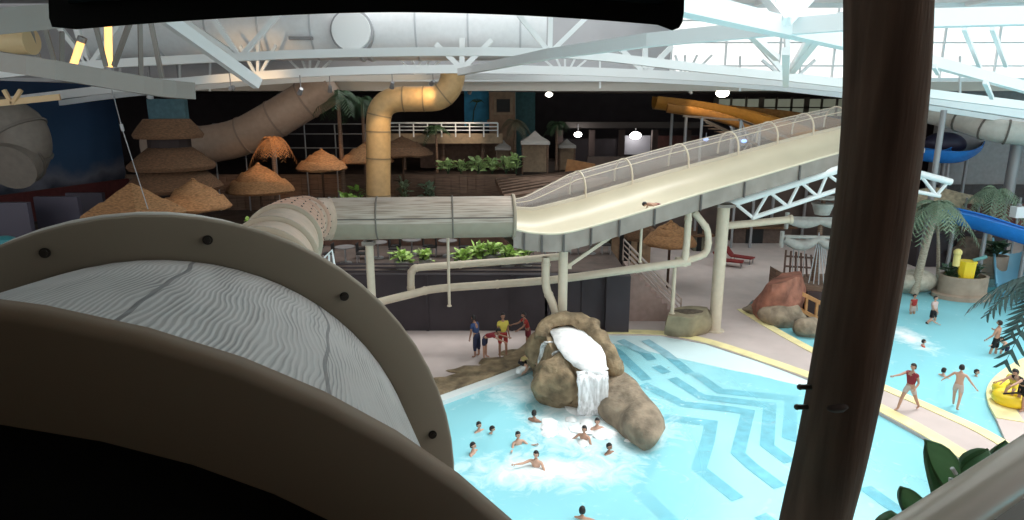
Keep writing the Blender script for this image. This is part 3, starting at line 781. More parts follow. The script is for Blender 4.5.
mb = MB(); mb.tube([ay(789, 219.5, 27.9), ay(792, 219.3, 27.9)], .2, 12); obj('end_flange', mb, M_cream, t, True)
# column beyond the timber pole carrying the bracket truss
p = az(931, 300, 0); 
column(V((ay(932, 190, 32.5).x, 32.5, ay(932, 110, 32.5).z)), V((ay(932, 190, 32.5).x, 32.5, 0)), .14, 'grey slender column beyond the timber pole carrying a bracket truss', M_steel, cap=False)

# ================================================================ ROCKS
def rockmesh(c, r, scl, seed, amp=.28, freq=1.3, sub=4):
    return MB().ico(c, r, sub, amp, freq, scl, seed)
# waterfall mound with a walled basin on top
g0 = az(568, 388, 0)
wf = thing('waterfall_rock', 'tan artificial rock mound with a white cascade pouring into the wave pool', 'rock', (g0.x, g0.y, 0))
def loft_rock(name, base, top, z0, z1, seed, parent, m=M_rock, amp=.16, rows=9, bulge=.25):
    n = 40
    def resample(poly):
        P = [V(p) for p in poly]; L = [(P[(i + 1) % len(P)] - P[i]).length for i in range(len(P))]; T = sum(L); out = []
        for k in range(n):
            s = T * k / n; i = 0
            while s > L[i]: s -= L[i]; i += 1
            out.append(P[i].lerp(P[(i + 1) % len(P)], s / L[i]))
        return out
    B = resample([V((*p[:2], 0)) for p in base]); T_ = resample([V((p[0], p[1], p[2] if len(p) > 2 else z1)) for p in top])
    rings = []
    for r in range(rows + 1):
        t = r / rows; ring = []
        for a, b_ in zip(B, T_):
            p = V((a.x, a.y, z0)).lerp(b_, t)
            cx = sum((q for q in B), V()) / n
            d = V((p.x - cx.x, p.y - cx.y, 0)).normalized()
            p += d * (bulge * math.sin(PI * t) + amp * 2 * noise.noise(p * 1.1 + V((seed, 0, 0))) * (1 if t < .99 else .4))
            p.z += amp * .8 * noise.noise(p * 1.4 + V((0, seed, 0))) * t
            ring.append(p)
        rings.append(ring)
    mb = MB(); mb.sweep(rings, closed_ring=True, cap=True)
    return obj(name, mb, m, parent, True)
w_ = lambda u, v, z: az(u, v, z)
TZ = 1.75
base = [(x.x, x.y) for x in (w_(527, 376, -.2), w_(537, 396, -.2), w_(556, 404, -.2), w_(576, 412, -.2), w_(594, 406, -.2), w_(606, 396, -.2), w_(608, 372, -.2), w_(594, 350, -.2), w_(566, 342, -.2), w_(540, 352, -.2))]
top = [w_(546, 336, TZ), w_(552, 348, TZ - .1), w_(566, 360, TZ - .35), w_(582, 374, TZ - .55), w_(598, 376, TZ - .55), w_(607, 366, TZ - .35), w_(601, 344, TZ - .1), w_(592, 332, TZ), w_(572, 324, TZ), w_(552, 326, TZ)]
loft_rock('rock_body', base, [tuple(p) for p in top], -1.3, TZ, 3.1, wf, bulge=.12)
# raised rim stones behind and beside the cascade
mb = MB(); rim = smoothpath([w_(543, 338, 1.6), w_(545, 327, 1.9), w_(558, 320, 2.1), w_(575, 319, 2.1), w_(588, 326, 1.95), w_(598, 338, 1.8), w_(607, 350, 1.55), w_(613, 364, 1.2), w_(617, 378, .7)], 4)
mb.tube(rim, [.27 + .03 * math.sin(i * .9) for i in range(len(rim))], 14)
mb.v = [p + V((1, 1, 1)) * .12 * noise.noise(p * 2.2) for p in mb.v]
obj('rim_stones', mb, M_rock, wf, True)
mb = MB(); mb.ico(w_(541, 352, .9), .62, 3, .2, 1.4, (.9, .9, 1.2), 5); obj('shoulder_stone', mb, M_rock, wf, True)
mb = MB(); mb.ico(w_(560, 381, .7), .85, 4, .22, 1.4, (1, .8, 1.05), 9); obj('front_boulder', mb, M_rock, wf, True)
# water sheets
def sheet(lines, name, parent, m=M_foam):
    mb = MB(); rings = []
    for ln in lines: rings.append(smoothpath(ln, 5))
    mb.sweep(rings)
    n = len(rings[0]); 
    mb.v = [p + V((.05 * noise.noise(p * 5), .05 * noise.noise(p * 5 + V((9, 0, 0))), .03 * noise.noise(p * 6))) for p in mb.v]
    o = obj(name, mb, m, parent, True)
    md = o.modifiers.new('thick', 'SOLIDIFY'); md.thickness = .06
    return o
m, nt, N, L, b, out = newmat('falling_water'); N.remove(b)
tr = N.new('ShaderNodeBsdfTransparent'); df = N.new('ShaderNodeBsdfDiffuse'); df.inputs[0].default_value = (.93, .95, .97, 1)
geo = N.new('ShaderNodeNewGeometry'); mp = N.new('ShaderNodeMapping'); mp.inputs['Scale'].default_value = (6, 6, .9); L.new(geo.outputs['Position'], mp.inputs[0])
nz = N.new('ShaderNodeTexNoise'); nz.inputs['Scale'].default_value = 1.3; nz.inputs['Detail'].default_value = 4; L.new(mp.outputs[0], nz.inputs[0])
mr = N.new('ShaderNodeMapRange'); mr.inputs[1].default_value = .38; mr.inputs[2].default_value = .6; mr.inputs[3].default_value = .35; mr.inputs[4].default_value = .97; L.new(nz.outputs[0], mr.inputs[0])
mx = N.new('ShaderNodeMixShader'); L.new(mr.outputs[0], mx.inputs[0]); L.new(tr.outputs[0], mx.inputs[1]); L.new(df.outputs[0], mx.inputs[2]); L.new(mx.outputs[0], out.inputs[0])
M_fall = m
cas = thing('cascade', 'white sheet of water pouring over the tan rock mound', 'waterfall', (g0.x, g0.y, -.1))
sheet([[w_(550, 330, TZ + .12), w_(556, 344, TZ + .08), w_(565, 357, TZ - .15), w_(573, 366, TZ - .38)],
       [w_(563, 326, TZ + .14), w_(570, 338, TZ + .1), w_(578, 354, TZ - .1), w_(585, 372, TZ - .38)],
       [w_(578, 327, TZ + .14), w_(588, 338, TZ + .08), w_(595, 354, TZ - .1), w_(599, 373, TZ - .38)],
       [w_(588, 331, TZ + .12), w_(598, 342, TZ + .04), w_(605, 356, TZ - .12), w_(608, 369, TZ - .36)]], 'top_sheet', cas)
def fall(u0, u1, v0, z0, ub0, ub1, vb, name, n=5, push=0.0):
    lines = []
    for k in range(n):
        t = k / (n - 1)
        a = w_(u0 + (u1 - u0) * t, v0, z0); b_ = w_(ub0 + (ub1 - ub0) * t, vb, -.1)
        mid = a.lerp(b_, .55); mid.z = a.z - .15 * (a.z + .1); mid.y -= push
        lo = a.lerp(b_, .95); lo.y -= push; lo.z = -.1 + (a.z + .1) * .45
        lines.append([a, mid, lo, b_])
    return sheet(lines, name, cas, M_fall)
fall(576, 608, 371, TZ - .36, 577, 606, 416, 'front_fall', 8, .22)
fall(545, 553, 343, TZ - .05, 537, 546, 386, 'side_fall', 4)
fall(556, 563, 352, TZ - .15, 547, 556, 396, 'side_fall', 4)
mb = MB()
rnd = random.Random(3)
for k in range(26):
    a = rnd.uniform(0, 2 * PI); rr = rnd.uniform(.2, 1.5); p = w_(590, 425, -.1) + V((rr * math.cos(a) * 1.1, rr * math.sin(a) * .8, 0))
    mb.ico(p, rnd.uniform(.1, .26), 1, .4, 2, (1.4, 1.4, .5), k)
obj('splash', mb, M_foam, cas, True)['kind'] = 'stuff'
# long ridge
mb = MB()
rp_ = smoothpath([w_(601, 366, .75), w_(606, 382, .45), w_(615, 396, .3), w_(627, 410, .25), w_(638, 423, .22), w_(647, 433, .15), w_(653, 440, .0)], 5)
nn = len(rp_)
mb.tube(rp_, [.42 + .25 * math.sin(PI * min(1, .1 + .8 * i / nn)) - (.22 if i == nn - 1 else 0) for i in range(nn)], 20)
mb.v = [p + (V((1, 0, 0)) * noise.noise(p * .9 + V((3, 0, 0))) + V((0, 1, 0)) * noise.noise(p * .9) + V((0, 0, 1)) * noise.noise(p * .8 + V((0, 7, 0)))) * .30 for p in mb.v]
obj('rock_ridge', mb, M_rock2, None, True, label='long grey-tan rock ridge lying between the foaming plunge pool and striped beach', cat='rock')
# planter rock with the slim post
pr = thing('planter_rock', 'squat tan rock planter on the deck at the foot of the slim post', 'rock', az(688, 332, 0))
bs = [az(664, 335, 0), az(690, 338, 0), az(708, 333, 0), az(712, 322, 0), az(690, 320, 0), az(668, 325, 0)]
tp = [az(668, 316, 1.0), az(690, 318, 1.0), az(706, 314, 1.0), az(708, 306, 1.05), az(690, 305, 1.05), az(671, 309, 1.0)]
loft_rock('rock_body', [(p.x, p.y) for p in bs], [tuple(p) for p in tp], -.02, 1.0, 7, pr, mat('planter_rock_olive', (0.27, 0.23, 0.15), .85, var=.3, scale=1.5, bump=.5), amp=.09, bulge=.06)
mb = MB(); mb.ico(az(688, 312, .97), .7, 2, .15, 2, (1.05, .6, .12), 2); obj('soil', mb, mat('soil', (0.09, .07, .05), .95, var=.4, scale=8), pr, True)
# brown ledge of rocks along the left pool edge
lr = thing('pool_ledge', 'low brown rock ledge along the deck behind the pool coping', 'ledge', az(470, 378, 0))
e = MB(); strip(e, smoothpath(gL[:4], 4), .95, -.02, .14, 1); e.v = [p + V((0, 0, .04 * noise.noise(p * 2))) for p in e.v]; obj('kerb', e, M_rock, lr, True)
for k, (u, v, s) in enumerate(((420, 398, .5), (447, 390, .55), (474, 379, .5), (500, 370, .5), (520, 361, .45))):
    mb = MB(); mb.ico(az(u, v - 8, 0.0), s * .9, 3, .22, 1.5, (2.0, .8, .28), k * 3.3); obj('ledge_stone', mb, M_rock, lr, True)
# ================================================================ THATCH
def thatch_canopy(mb, c, R, h, n=20, tiers=2, seed=0):
    rnd = random.Random(seed); c = V(c)
    for k in range(tiers):
        r1 = R * (1 - k / tiers * .9); r0 = R * (1 - (k + 1) / tiers * .9) + R * .08
        z1 = h * k / tiers; z0 = h * (k + 1) / tiers + .04
        if k == tiers - 1: r0 = .03
        prof = [(r1 * .97, z1 - .16), (r1 * 1.02, z1 - .06), (r1 * .98, z1 + .04), ((r1 + r0) / 2, (z1 + z0) / 2 + .02), (r0, z0)]
        b = len(mb.v); mb.lathe(prof, c, n, rot=rnd.random())
        for i in range(b, len(mb.v)):
            mb.v[i] += V((rnd.uniform(-.04, .04), rnd.uniform(-.04, .04), rnd.uniform(-.05, .03))) * min(1, R / 1.5)
def thatch_umbrella(u, vtop, veave, half, Y, base, label, m=M_thatch, cat='umbrella', name='thatched_umbrella', tiers=3):
    top = ay(u, vtop, Y); e = ay(u, veave, Y); h = top.z - e.z; R = abs(ay(u + half, veave, Y).x - e.x)
    h = max(h * 1.0, .3)
    t = thing(name, label, cat, (top.x, Y, base), group=None)
    mb = MB(); thatch_canopy(mb, (top.x, Y, e.z), R, h, 22, tiers, int(u)); obj('canopy', mb, m, t, True)
    mb = MB(); mb.tube([(top.x, Y, base), (top.x, Y, e.z + h * .7)], .07, 8); obj('post', mb, M_pole, t, True)
    mb = MB(); mb.ico((top.x, Y, top.z + .02), .1, 2, 0, 1, (1, 1, .8)); obj('finial', mb, m, t, True)
    mb = MB()
    for k in range(6):
        a = k * PI / 3; mb.tube([(top.x, Y, e.z + h * .6), (top.x + R * .9 * math.cos(a), Y + R * .9 * math.sin(a), e.z)], .03, 5)
    obj('rafter', mb, M_pole, t)
    return t
thatch_umbrella(258, 164, 189, 32, 36, zt, 'orange-lit thatched umbrella beside the tube bend, left of the upright yellow duct')
thatch_umbrella(321, 150, 167, 25, 40, zt, 'flat orange thatched umbrella just left of the upright yellow duct')
thatch_umbrella(193, 180, 205, 33, 31, zt, 'thatched umbrella in front of the tiered thatched hut')
thatch_umbrella(366, 143, 160, 26, 41.5, zt, 'thatched umbrella half hidden behind the upright yellow duct')
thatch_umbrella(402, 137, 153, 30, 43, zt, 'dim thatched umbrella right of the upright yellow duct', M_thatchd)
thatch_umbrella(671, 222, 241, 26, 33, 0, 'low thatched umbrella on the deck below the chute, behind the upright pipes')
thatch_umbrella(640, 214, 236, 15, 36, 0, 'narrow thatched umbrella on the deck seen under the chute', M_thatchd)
# pyramid roof
def pyramid_roof(name, label, u, vtop, veave, half, Y, base, rot, m, cat='hut'):
    top = ay(u, vtop, Y); e = ay(u, veave, Y); R = abs(ay(u + half, veave, Y).x - e.x)
    t = thing(name, label, cat, (top.x, Y, base))
    mb = MB(); h = top.z - e.z
    mb.lathe([(R * .98, -.22), (R * 1.02, -.1), (R * .99, 0), (R * .62, h * .40), (R * .58, h * .38), (R * .30, h * .72), (.04, h)], (top.x, Y, e.z), 4, rot=rot)
    obj('roof', mb, m, t)
    for k in range(4):
        a = rot + k * PI / 2; mb = MB(); x, y = top.x + R * .8 * math.cos(a), Y + R * .8 * math.sin(a); mb.tube([(x, y, base), (x, y, e.z + h * .15)], .1, 8); obj('post', mb, M_pole, t, True)
    mb = MB(); mb.box((top.x, Y, base + .5), (R * 1.0, R * 1.0, 1.0)); obj('counter', mb, M_wood, t)
    return t
pyramid_roof('thatched_kiosk', 'square kiosk with pale thatched pyramid roof rising behind the beige slide flange', 131, 183, 212, 46, 25, zt, .55, M_thatch)
# tiered hut
def tiered(u, tiers, Y, base, label):
    c = ay(u, 130, Y)
    t = thing('tiered_hut', label, 'hut', (c.x, Y, base))
    zs = []
    for (v0, v1, h0, h1) in tiers:
        a = ay(u, v0, Y); b_ = ay(u, v1, Y); R1 = abs(ay(u + h1, v1, Y).x - c.x); R0 = abs(ay(u + h0, v0, Y).x - c.x)
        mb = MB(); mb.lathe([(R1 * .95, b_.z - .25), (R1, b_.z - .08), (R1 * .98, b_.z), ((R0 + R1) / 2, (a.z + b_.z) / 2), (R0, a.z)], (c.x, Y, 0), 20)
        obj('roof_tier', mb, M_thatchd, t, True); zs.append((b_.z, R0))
    mb = MB()
    for i, (z, R0) in enumerate(zs):
        zb = zs[i + 1][0] + .2 if i + 1 < len(zs) else base
        mb.tube([(c.x, Y, zb), (c.x, Y, z + .1)], R0 * .95, 14)
    obj('wall', mb, mat('hut_dark', (.03, .02, .02), .8), t)
    return t
tiered(168, [(119, 133, 20, 33), (147, 164, 22, 45), (167, 185, 30, 52)], 33, zt, 'tall round hut with three stacked thatched roof tiers at the mural wall')
# white canvas pavilions and striped tent
def pavilion(u, vtop, veave, half, Y, base, label, m, vpost=None):
    top = ay(u, vtop, Y); e = ay(u, veave, Y); R = abs(ay(u + half, veave, Y).x - e.x); h = top.z - e.z
    t = thing('pavilion', label, 'pavilion', (top.x, Y, base))
    mb = MB(); mb.lathe([(R, -.2), (R, 0), (R * .45, h * .45), (.04, h)], (top.x, Y, e.z), 4, rot=PI / 4); obj('roof', mb, m, t)
    for sx in (-1, 1):
        for sy in (-1, 1):
            mb = MB(); x, y = top.x + sx * R * .62, Y + sy * R * .62; mb.tube([(x, y, base), (x, y, e.z)], .06, 6); obj('post', mb, M_wood, t)
    mb = MB(); mb.box((top.x, Y + R * .5, (base + e.z) / 2), (R * 1.2, .1, e.z - base)); obj('back_wall', mb, M_tan, t)
    return t
M_canvas = mat('canvas_grey', (0.42, 0.40, 0.38), .8)
pavilion(535, 131, 141, 20, 46, zu, 'small pavilion with pointed grey-white roof among the planters near the chute net', M_canvas)
pavilion(567, 139, 145, 12, 50, zu - .2, 'smaller grey-roofed pavilion under the bright round wall lamp', M_canvas)
pavilion(503, 140, 147, 11, 48, zu, 'narrow grey-roofed pavilion at the end of the white railing', M_canvas)

# ================================================================ BALCONY, PANELS
t = thing('balcony', 'upper balcony with white railing beside the upright yellow duct', 'balcony', ay(445, 150, 48))
a = ay(386, 136, 47); b_ = ay(502, 136, 47)
zl = ay(440, 137, 47).z
mb = MB(); mb.box(((a.x + b_.x) / 2, 48.4, zl - .12), (b_.x - a.x, 3, .25)); mb.box(((a.x + b_.x) / 2, 46.95, zl - .1), (b_.x - a.x + .1, .12, .7)); obj('slab', mb, mat('balcony_tan', (.32, .24, .16), .8, var=.15), t)
mb = MB(); mb.box(((a.x + b_.x) / 2 + 1, 49.8, (zu + zl) / 2), (b_.x - a.x - 2, .2, zl - zu)); obj('wall', mb, mat('balcony_wall', (.16, .10, .075), .8, var=.2), t)
zr = ay(440, 123, 46.9).z
mb = MB(); 
for z, r_ in ((zr, .07), (zr - .25, .04), (zr - .5, .04)): mb.tube([(a.x, 46.9, z), (b_.x - .3, 46.9, z)], r_, 6)
obj('rail', mb, M_white, t)
n = 9
for k in range(n):
    x = a.x + (b_.x - .3 - a.x) * k / (n - 1); mb = MB(); mb.tube([(x, 46.9, zl), (x, 46.9, zr)], .055, 6); obj('railing_post', mb, M_white, t)
# columns of the balcony
for k in range(3):
    x = a.x + 1 + k * 2.9; mb = MB(); mb.tube([(x, 48.2, zu), (x, 48.2, zl - .2)], .16, 8); obj('support', mb, M_wood, t)
# second railing at far left behind the umbrellas
t = thing('terrace_railing', 'thin pale railing behind the dark palm and flat orange umbrella', 'railing', ay(270, 160, 44))
a = ay(215, 150, 43.5); b_ = ay(366, 147, 43.5)
for z in (ay(300, 148, 43.5).z, ay(300, 134, 43.5).z, ay(300, 124, 43.5).z):
    mb = MB(); mb.tube([(a.x, 43.5, z), (b_.x, 43.5, z)], .05, 6); obj('rail', mb, M_steel, t)
for k in range(6):
    x = a.x + (b_.x - a.x) * k / 5; mb = MB(); mb.tube([(x, 43.5, zt), (x, 43.5, ay(300, 124, 43.5).z)], .05, 6); obj('railing_post', mb, M_steel, t)
# scenery wall: blue palm picture and adobe facade
t = thing('mural_panel', 'bright blue beach picture panel beside the adobe facade', 'mural', ay(474, 124, 52))
a = ay(464, 91, 52); b_ = ay(489, 126, 52)
mb = MB(); mb.box(((a.x + b_.x) / 2, 52.1, (a.z + b_.z) / 2), (b_.x - a.x, .2, a.z - b_.z))
obj('panel', mb, mat('mural_blue', (.035, .24, .42), .7, var=.3, scale=1.2), t)
mb = MB()
cx, cz = a.x + .75, b_.z + .3
mb.tube([(cx - .1, 51.97, cz), (cx, 51.97, cz + .9), (cx + .25, 51.97, cz + 1.5)], .04, 5)
for k in range(7):
    an = PI * k / 6; mb.tube([(cx + .25, 51.97, cz + 1.5), (cx + .25 + .35 * math.cos(an), 51.96, cz + 1.62 + .15 * math.sin(an)), (cx + .25 + .62 * math.cos(an), 51.96, cz + 1.42 + .1 * math.sin(an))], [.04, .04, .01], 5)
mb.box(((a.x + b_.x) / 2 - .15, 51.98, cz - .2), (1.3, .03, .35))
obj('painted_palm', mb, M_leafd, t)
t = thing('adobe_facade', 'tan adobe scenery tower with a dark window, right of the blue picture', 'facade', ay(502, 140, 51))
a = ay(489, 92, 51); b_ = ay(515, 140, 51)
mb = MB(); mb.box(((a.x + b_.x) / 2, 51.6, (a.z + zu) / 2), (b_.x - a.x, 1.2, a.z - zu)); mb.box(((a.x + b_.x) / 2, 51.45, b_.z + 1.4), (b_.x - a.x + .3, 1.3, .25)); mb.box((a.x + .2, 51.4, b_.z + 1.9), (.3, 1.2, 3)); obj('wall', mb, mat('adobe', (.26, .17, .115), .85, var=.2, scale=2), t)
mb = MB(); mb.box(((a.x + b_.x) / 2 + .1, 50.93, a.z - 1.0), (1.0, .12, .95)); obj('window', mb, M_black, t)
mb = MB()
for sx in (-.62, .62): mb.box(((a.x + b_.x) / 2 + .1 + sx, 50.92, a.z - 1.0), (.16, .18, 1.2))
mb.box(((a.x + b_.x) / 2 + .1, 50.9, a.z - 1.6), (1.5, .2, .15)); obj('window_frame', mb, M_tan, t)
t = thing('teal_pillar', 'teal-grey square pillar beside the adobe facade', 'pillar', ay(518, 140, 53))
a = ay(514, 92, 53); b_ = ay(535, 130, 53)
mb = MB(); mb.box(((a.x + b_.x) / 2, 53.2, (a.z + zu) / 2), (b_.x - a.x, .5, a.z - zu)); obj('shaft', mb, mat('teal_dark', (.03, .09, .10), .7, var=.2), t)
mb = MB(); mb.box((a.x, 52.9, (a.z + zu) / 2), (.3, .3, a.z - zu)); obj('edge_post', mb, mat('teal_grey', (.2, .24, .23), .7), t)

# ramp of brown boards zigzagging down right of the planter wall
t = thing('board_ramp', 'brown boarded ramp stepping down behind the start of the chute', 'ramp', ay(540, 195, 38))
mb = MB()
A0 = ay(500, 176, 42); B0 = ay(582, 171, 40)
for (p, q, r_, s_) in (((495, 178), (585, 170), (610, 178), (505, 197)), ((380, 196), (505, 197), (470, 212), (380, 214))):
    pts = [ay(*p, 43), ay(*q, 42), ay(*r_, 37), ay(*s_, 38)]
    b = len(mb.v); mb.add(pts + [x_ - V((0, 0, .35)) for x_ in pts], [(0, 1, 2, 3), (7, 6, 5, 4), (0, 4, 5, 1), (1, 5, 6, 2), (2, 6, 7, 3), (3, 7, 4, 0)])
obj('deck', mb, M_wood, t)
mb = MB()
for k in range(1, 7):
    f = k / 7; p = ay(495, 178, 43).lerp(ay(505, 197, 38), f); q = ay(585, 170, 42).lerp(ay(610, 178, 37), f); mb.bar(p + V((0, 0, .04)), q + V((0, 0, .04)), .14)
obj('plank_edges', mb, mat('board_edge', (.08, .05, .035), .8), t)
for (u, v, Y) in ((585, 172, 42), (560, 176, 40), (525, 178, 42), (605, 178, 37.5)):
    p = ay(u, v, Y); mb = MB(); mb.box((p.x, Y, (p.z + .0 + zt) / 2), (.22, .22, p.z - zt)); obj('post', mb, M_wood, t)
mb = MB(); mb.bar(ay(566, 166, 41.8), ay(594, 171, 41.6), .12, .9); obj('rail_panel', mb, mat('orange_boards', (.28, .13, .05), .75, var=.2), t)
# stair from deck up to the terrace
t = thing('terrace_stair', 'pinkish stair with pale handrails climbing to the terrace beside the dark wall', 'stair', az(640, 318, 0))
p = V((7.3, 27.6, 0))
mb = MB()
for k in range(9): mb.box((p.x - k * .26, p.y + .75, (k + 1) * .27 / 2), (.27, 1.4, (k + 1) * .27))
obj('steps', mb, mat('stair_pink', (.36, .26, .23), .8, var=.1), t)
for sy in (0.0, 1.5):
    mb = MB(); mb.tube([(p.x + .2, p.y + sy, 0.0), (p.x + .2, p.y + sy, 1.05), (p.x - 2.2, p.y + sy, 3.45), (p.x - 2.2, p.y + sy, 2.45)], .045, 6)
    for h in (.3, .55, .8): mb.tube([(p.x + .2, p.y + sy, h), (p.x - 2.2, p.y + sy, h + 2.4)], .03, 5)
    obj('handrail', mb, mat('rail_brownpink', (.42, .33, .29), .6), t)
# back kiosk row under the chute right: brown cabin and counter
def cabin(u0, u1, vt, vb, Y, base, label, m, dm=M_black, name='beach_cabin'):
    a = ay(u0, vt, Y); b_ = ay(u1, vb, Y)
    t = thing(name, label, 'cabin', ((a.x + b_.x) / 2, Y + 1, base))
    mb = MB(); mb.box(((a.x + b_.x) / 2, Y + 1, (a.z + base) / 2), (b_.x - a.x, 2, a.z - base)); obj('walls', mb, m, t)
    mb = MB(); mb.box(((a.x + b_.x) / 2, Y + .9, a.z + .08), (b_.x - a.x + .4, 2.6, .16)); obj('roof', mb, M_thatchd, t)
    mb = MB(); mb.box(((a.x + b_.x) / 2 - (b_.x - a.x) * .15, Y - .01, base + 1.0), ((b_.x - a.x) * .3, .08, 2.0)); obj('door', mb, dm, t)
    return t
cabin(612, 650, 232, 262, 38, 0, 'tan boarded beach cabin seen beneath the chute', mat('tan_boards', (.28, .18, .11), .8, var=.25, scale=3))
cabin(694, 708, 236, 262, 42, 0, 'narrow greenish cabin between the upright pipes', mat('olive_boards', (.18, .17, .12), .8, var=.2))
cabin(735, 790, 228, 250, 44.5, 0, 'wide brown low building at the back of the deck past the thick column', mat('brown_block', (.12, .085, .07), .8, var=.2))
# small deck furniture at the back: red loungers
def lounger(u, v, rz, label):
    p = az(u, v, 0); t = thing('sun_lounger', label, 'lounger', p, rz)
    mb = MB(); mb.box((0, -.25, .36), (.65, 1.3, .07)); obj('seat', mb, M_red, t, world=False)
    mb = MB(); mb.box((0, .62, .60), (.65, .62, .07), Matrix.Rotation(.85, 3, 'X')); obj('backrest', mb, M_red, t, world=False)
    for sx in (-.28, .28):
        for sy in (-.8, .35):
            mb = MB(); mb.box((sx, sy, .17), (.05, .05, .34)); obj('leg', mb, M_steel, t, world=False)
lounger(727, 266, 1.1, 'red sun lounger on the deck just past the thick cream column')
lounger(738, 262, .9, 'farther red sun lounger on the deck past the thick column')

# ================================================================ DUCTS
t = thing('yellow_duct', 'upright yellow-lit round duct with an elbow near the ceiling', 'duct', ay(379, 195, 40))
path = smoothpath([V((ay(378.5, 195, 38).x, 38, zt)), ay(378.5, 195, 38), ay(378.5, 150, 38), ay(378.5, 122, 38), ay(382, 108, 38), ay(394, 100, 38), ay(420, 99, 38), ay(437, 98, 38), ay(447, 91, 38), ay(452, 80, 38), ay(453, 66, 38)], 5)
mb = MB(); mb.tube(path, .70, 20); obj('duct_run', mb, M_duct, t, True)
mb = MB()
for i in (5, 9, 13, 17, 27, 31, 38):
    d = (path[i + 1] - path[i - 1]).normalized(); mb.tube([path[i] - d * .04, path[i] + d * .04], .725, 20)
obj_each('seam', mb, mat('seam_olive', (.28, .2, .11), .6), t, True)
t = thing('dark_flume_pipe', 'thick taupe slanted pipe crossing behind the tiered hut up to the ceiling', 'pipe', ay(240, 140, 40))
path = smoothpath([ay(150, 146, 41), ay(200, 145, 41), ay(238, 138, 41), ay(270, 122, 41), ay(300, 104, 41), ay(332, 84, 41)], 5)
mb = MB(); mb.tube(path, 1.15, 20); obj('pipe_run', mb, M_ductg, t, True)
mb = MB()
for i in (5, 11, 16, 21):
    d = (path[i + 1] - path[i - 1]).normalized(); mb.tube([path[i] - d * .05, path[i] + d * .05], 1.2, 20)
obj_each('flange', mb, mat('flange_taupe', (.24, .185, .155), .6), t, True)
t = thing('grey_flume_elbow', 'big pale grey slide elbow hanging high by the mural wall', 'pipe', ay(20, 140, 30))
path = smoothpath([ay(-60, 120, 29), ay(-20, 118, 29.5), ay(14, 124, 30), ay(24, 140, 30), ay(22, 156, 30), ay(10, 168, 29)], 5)
mb = MB(); mb.tube(path, 1.05, 20); obj('pipe_run', mb, mat('flume_grey', (.17, .15, .13), .6, var=.1), t, True)
mb = MB()
for i in (5, 12, 18, 22):
    d = (path[i + 1] - path[i - 1]).normalized(); mb.tube([path[i] - d * .06, path[i] + d * .06], 1.13, 20)
obj_each('flange', mb, mat('flume_rib', (.13, .115, .10), .6), t, True)
# warm-lit objects high at the left: tan drum, tubes whose lamplight is painted as glow
t = thing('air_drum', 'short tan drum under the roof deck at the far end of the grey beam', 'duct', ay(22, 40, 22.5))
mb = MB(); mb.tube([ay(4, 40, 23), ay(32, 41, 23)], .45, 18); obj('drum', mb, mat('drum_tan', (.62, .45, .25), .5), t, True)
mb = MB(); mb.tube([ay(-4, 38, 23), ay(5, 38, 23)], .33, 18); obj('spigot', mb, M_white, t, True)
M_tubeglow = mat('lit_tube_glow', (1, .8, .45), .5, emit=((1.0, .52, .13), 1.7))
for (a, b_, lab) in (((81, 42), (73, 66), 'slanted yellow tube among roof struts, lamplight painted as glow'), ((108, 24), (109, 67), 'upright yellow tube among roof struts, lamplight painted as glow')):
    P, Q = ay(*a, 26), ay(*b_, 26); t = thing('lit_tube', lab, 'lamp', Q)
    mb = MB(); mb.tube([P, Q], .13, 12); obj('glow_tube', mb, M_tubeglow, t, True)
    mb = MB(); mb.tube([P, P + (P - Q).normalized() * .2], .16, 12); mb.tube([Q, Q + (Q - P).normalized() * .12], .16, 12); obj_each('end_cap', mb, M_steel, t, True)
# teal box beyond the hut
t = thing('teal_sign_box', 'blank teal box panel mounted high above the tiered hut', 'panel', ay(168, 122, 40))
a = ay(148, 99, 40); b_ = ay(188, 121, 40)
mb = MB(); mb.box(((a.x + b_.x) / 2, 40, (a.z + b_.z) / 2), (b_.x - a.x, .4, a.z - b_.z)); obj('panel', mb, mat('teal_panel', (.09, .19, .235), .6, var=.15), t)
mb = MB(); mb.tube([(a.x + .3, 40, a.z), (a.x + .3, 40, a.z + 2)], .04, 6); mb.tube([(b_.x - .3, 40, a.z), (b_.x - .3, 40, a.z + 2)], .04, 6); obj('hanger', mb, M_steel, t)
# hanging cable at the left
t = thing('stay_cable', 'thin pale stay cable slanting down past the tiered hut to the slide', 'cable', ay(148, 208, 20))
mb = MB(); mb.tube([ay(112, 90, 21), ay(122, 128, 20.5), ay(148, 209, 20)], .014, 6); obj('line', mb, M_steel, t)
mb = MB(); mb.tube([ay(121, 124, 20.5), ay(123, 131, 20.5)], .05, 8); obj('turnbuckle', mb, M_steel, t)

# left terrace furniture: navy booth seats with maroon bases, teal bin
def booth(u0, u1, vt, vb, Y, label):
    a = ay(u0, vt, Y); b_ = ay(u1, vb, Y); t = thing('booth_bench', label, 'bench', ((a.x + b_.x) / 2, Y, zt)); w = b_.x - a.x
    mb = MB(); mb.box(((a.x + b_.x) / 2, Y + .5, (a.z + zt) / 2), (w, .25, a.z - zt)); obj('backrest', mb, mat('navy_vinyl', (.075, .07, .10), .5), t)
    mb = MB(); mb.box(((a.x + b_.x) / 2, Y, zt + .45), (w, .9, .18)); obj('seat', mb, MATS['navy_vinyl'], t)
    mb = MB(); mb.box(((a.x + b_.x) / 2, Y, zt + .18), (w, .8, .36)); obj('base', mb, MATS['maroon_wall'], t)
booth(-42, 24, 204, 225, 28, 'dark blue booth bench nearest the grey slide elbow')
booth(27, 75, 198, 220, 30, 'dark blue booth bench below the middle of the mural')
booth(60, 100, 194, 214, 33, 'dark blue booth bench nearest the thatched kiosk')
t = thing('booth_table', 'maroon clothed table in front of the dark booths', 'table', ay(30, 246, 25))
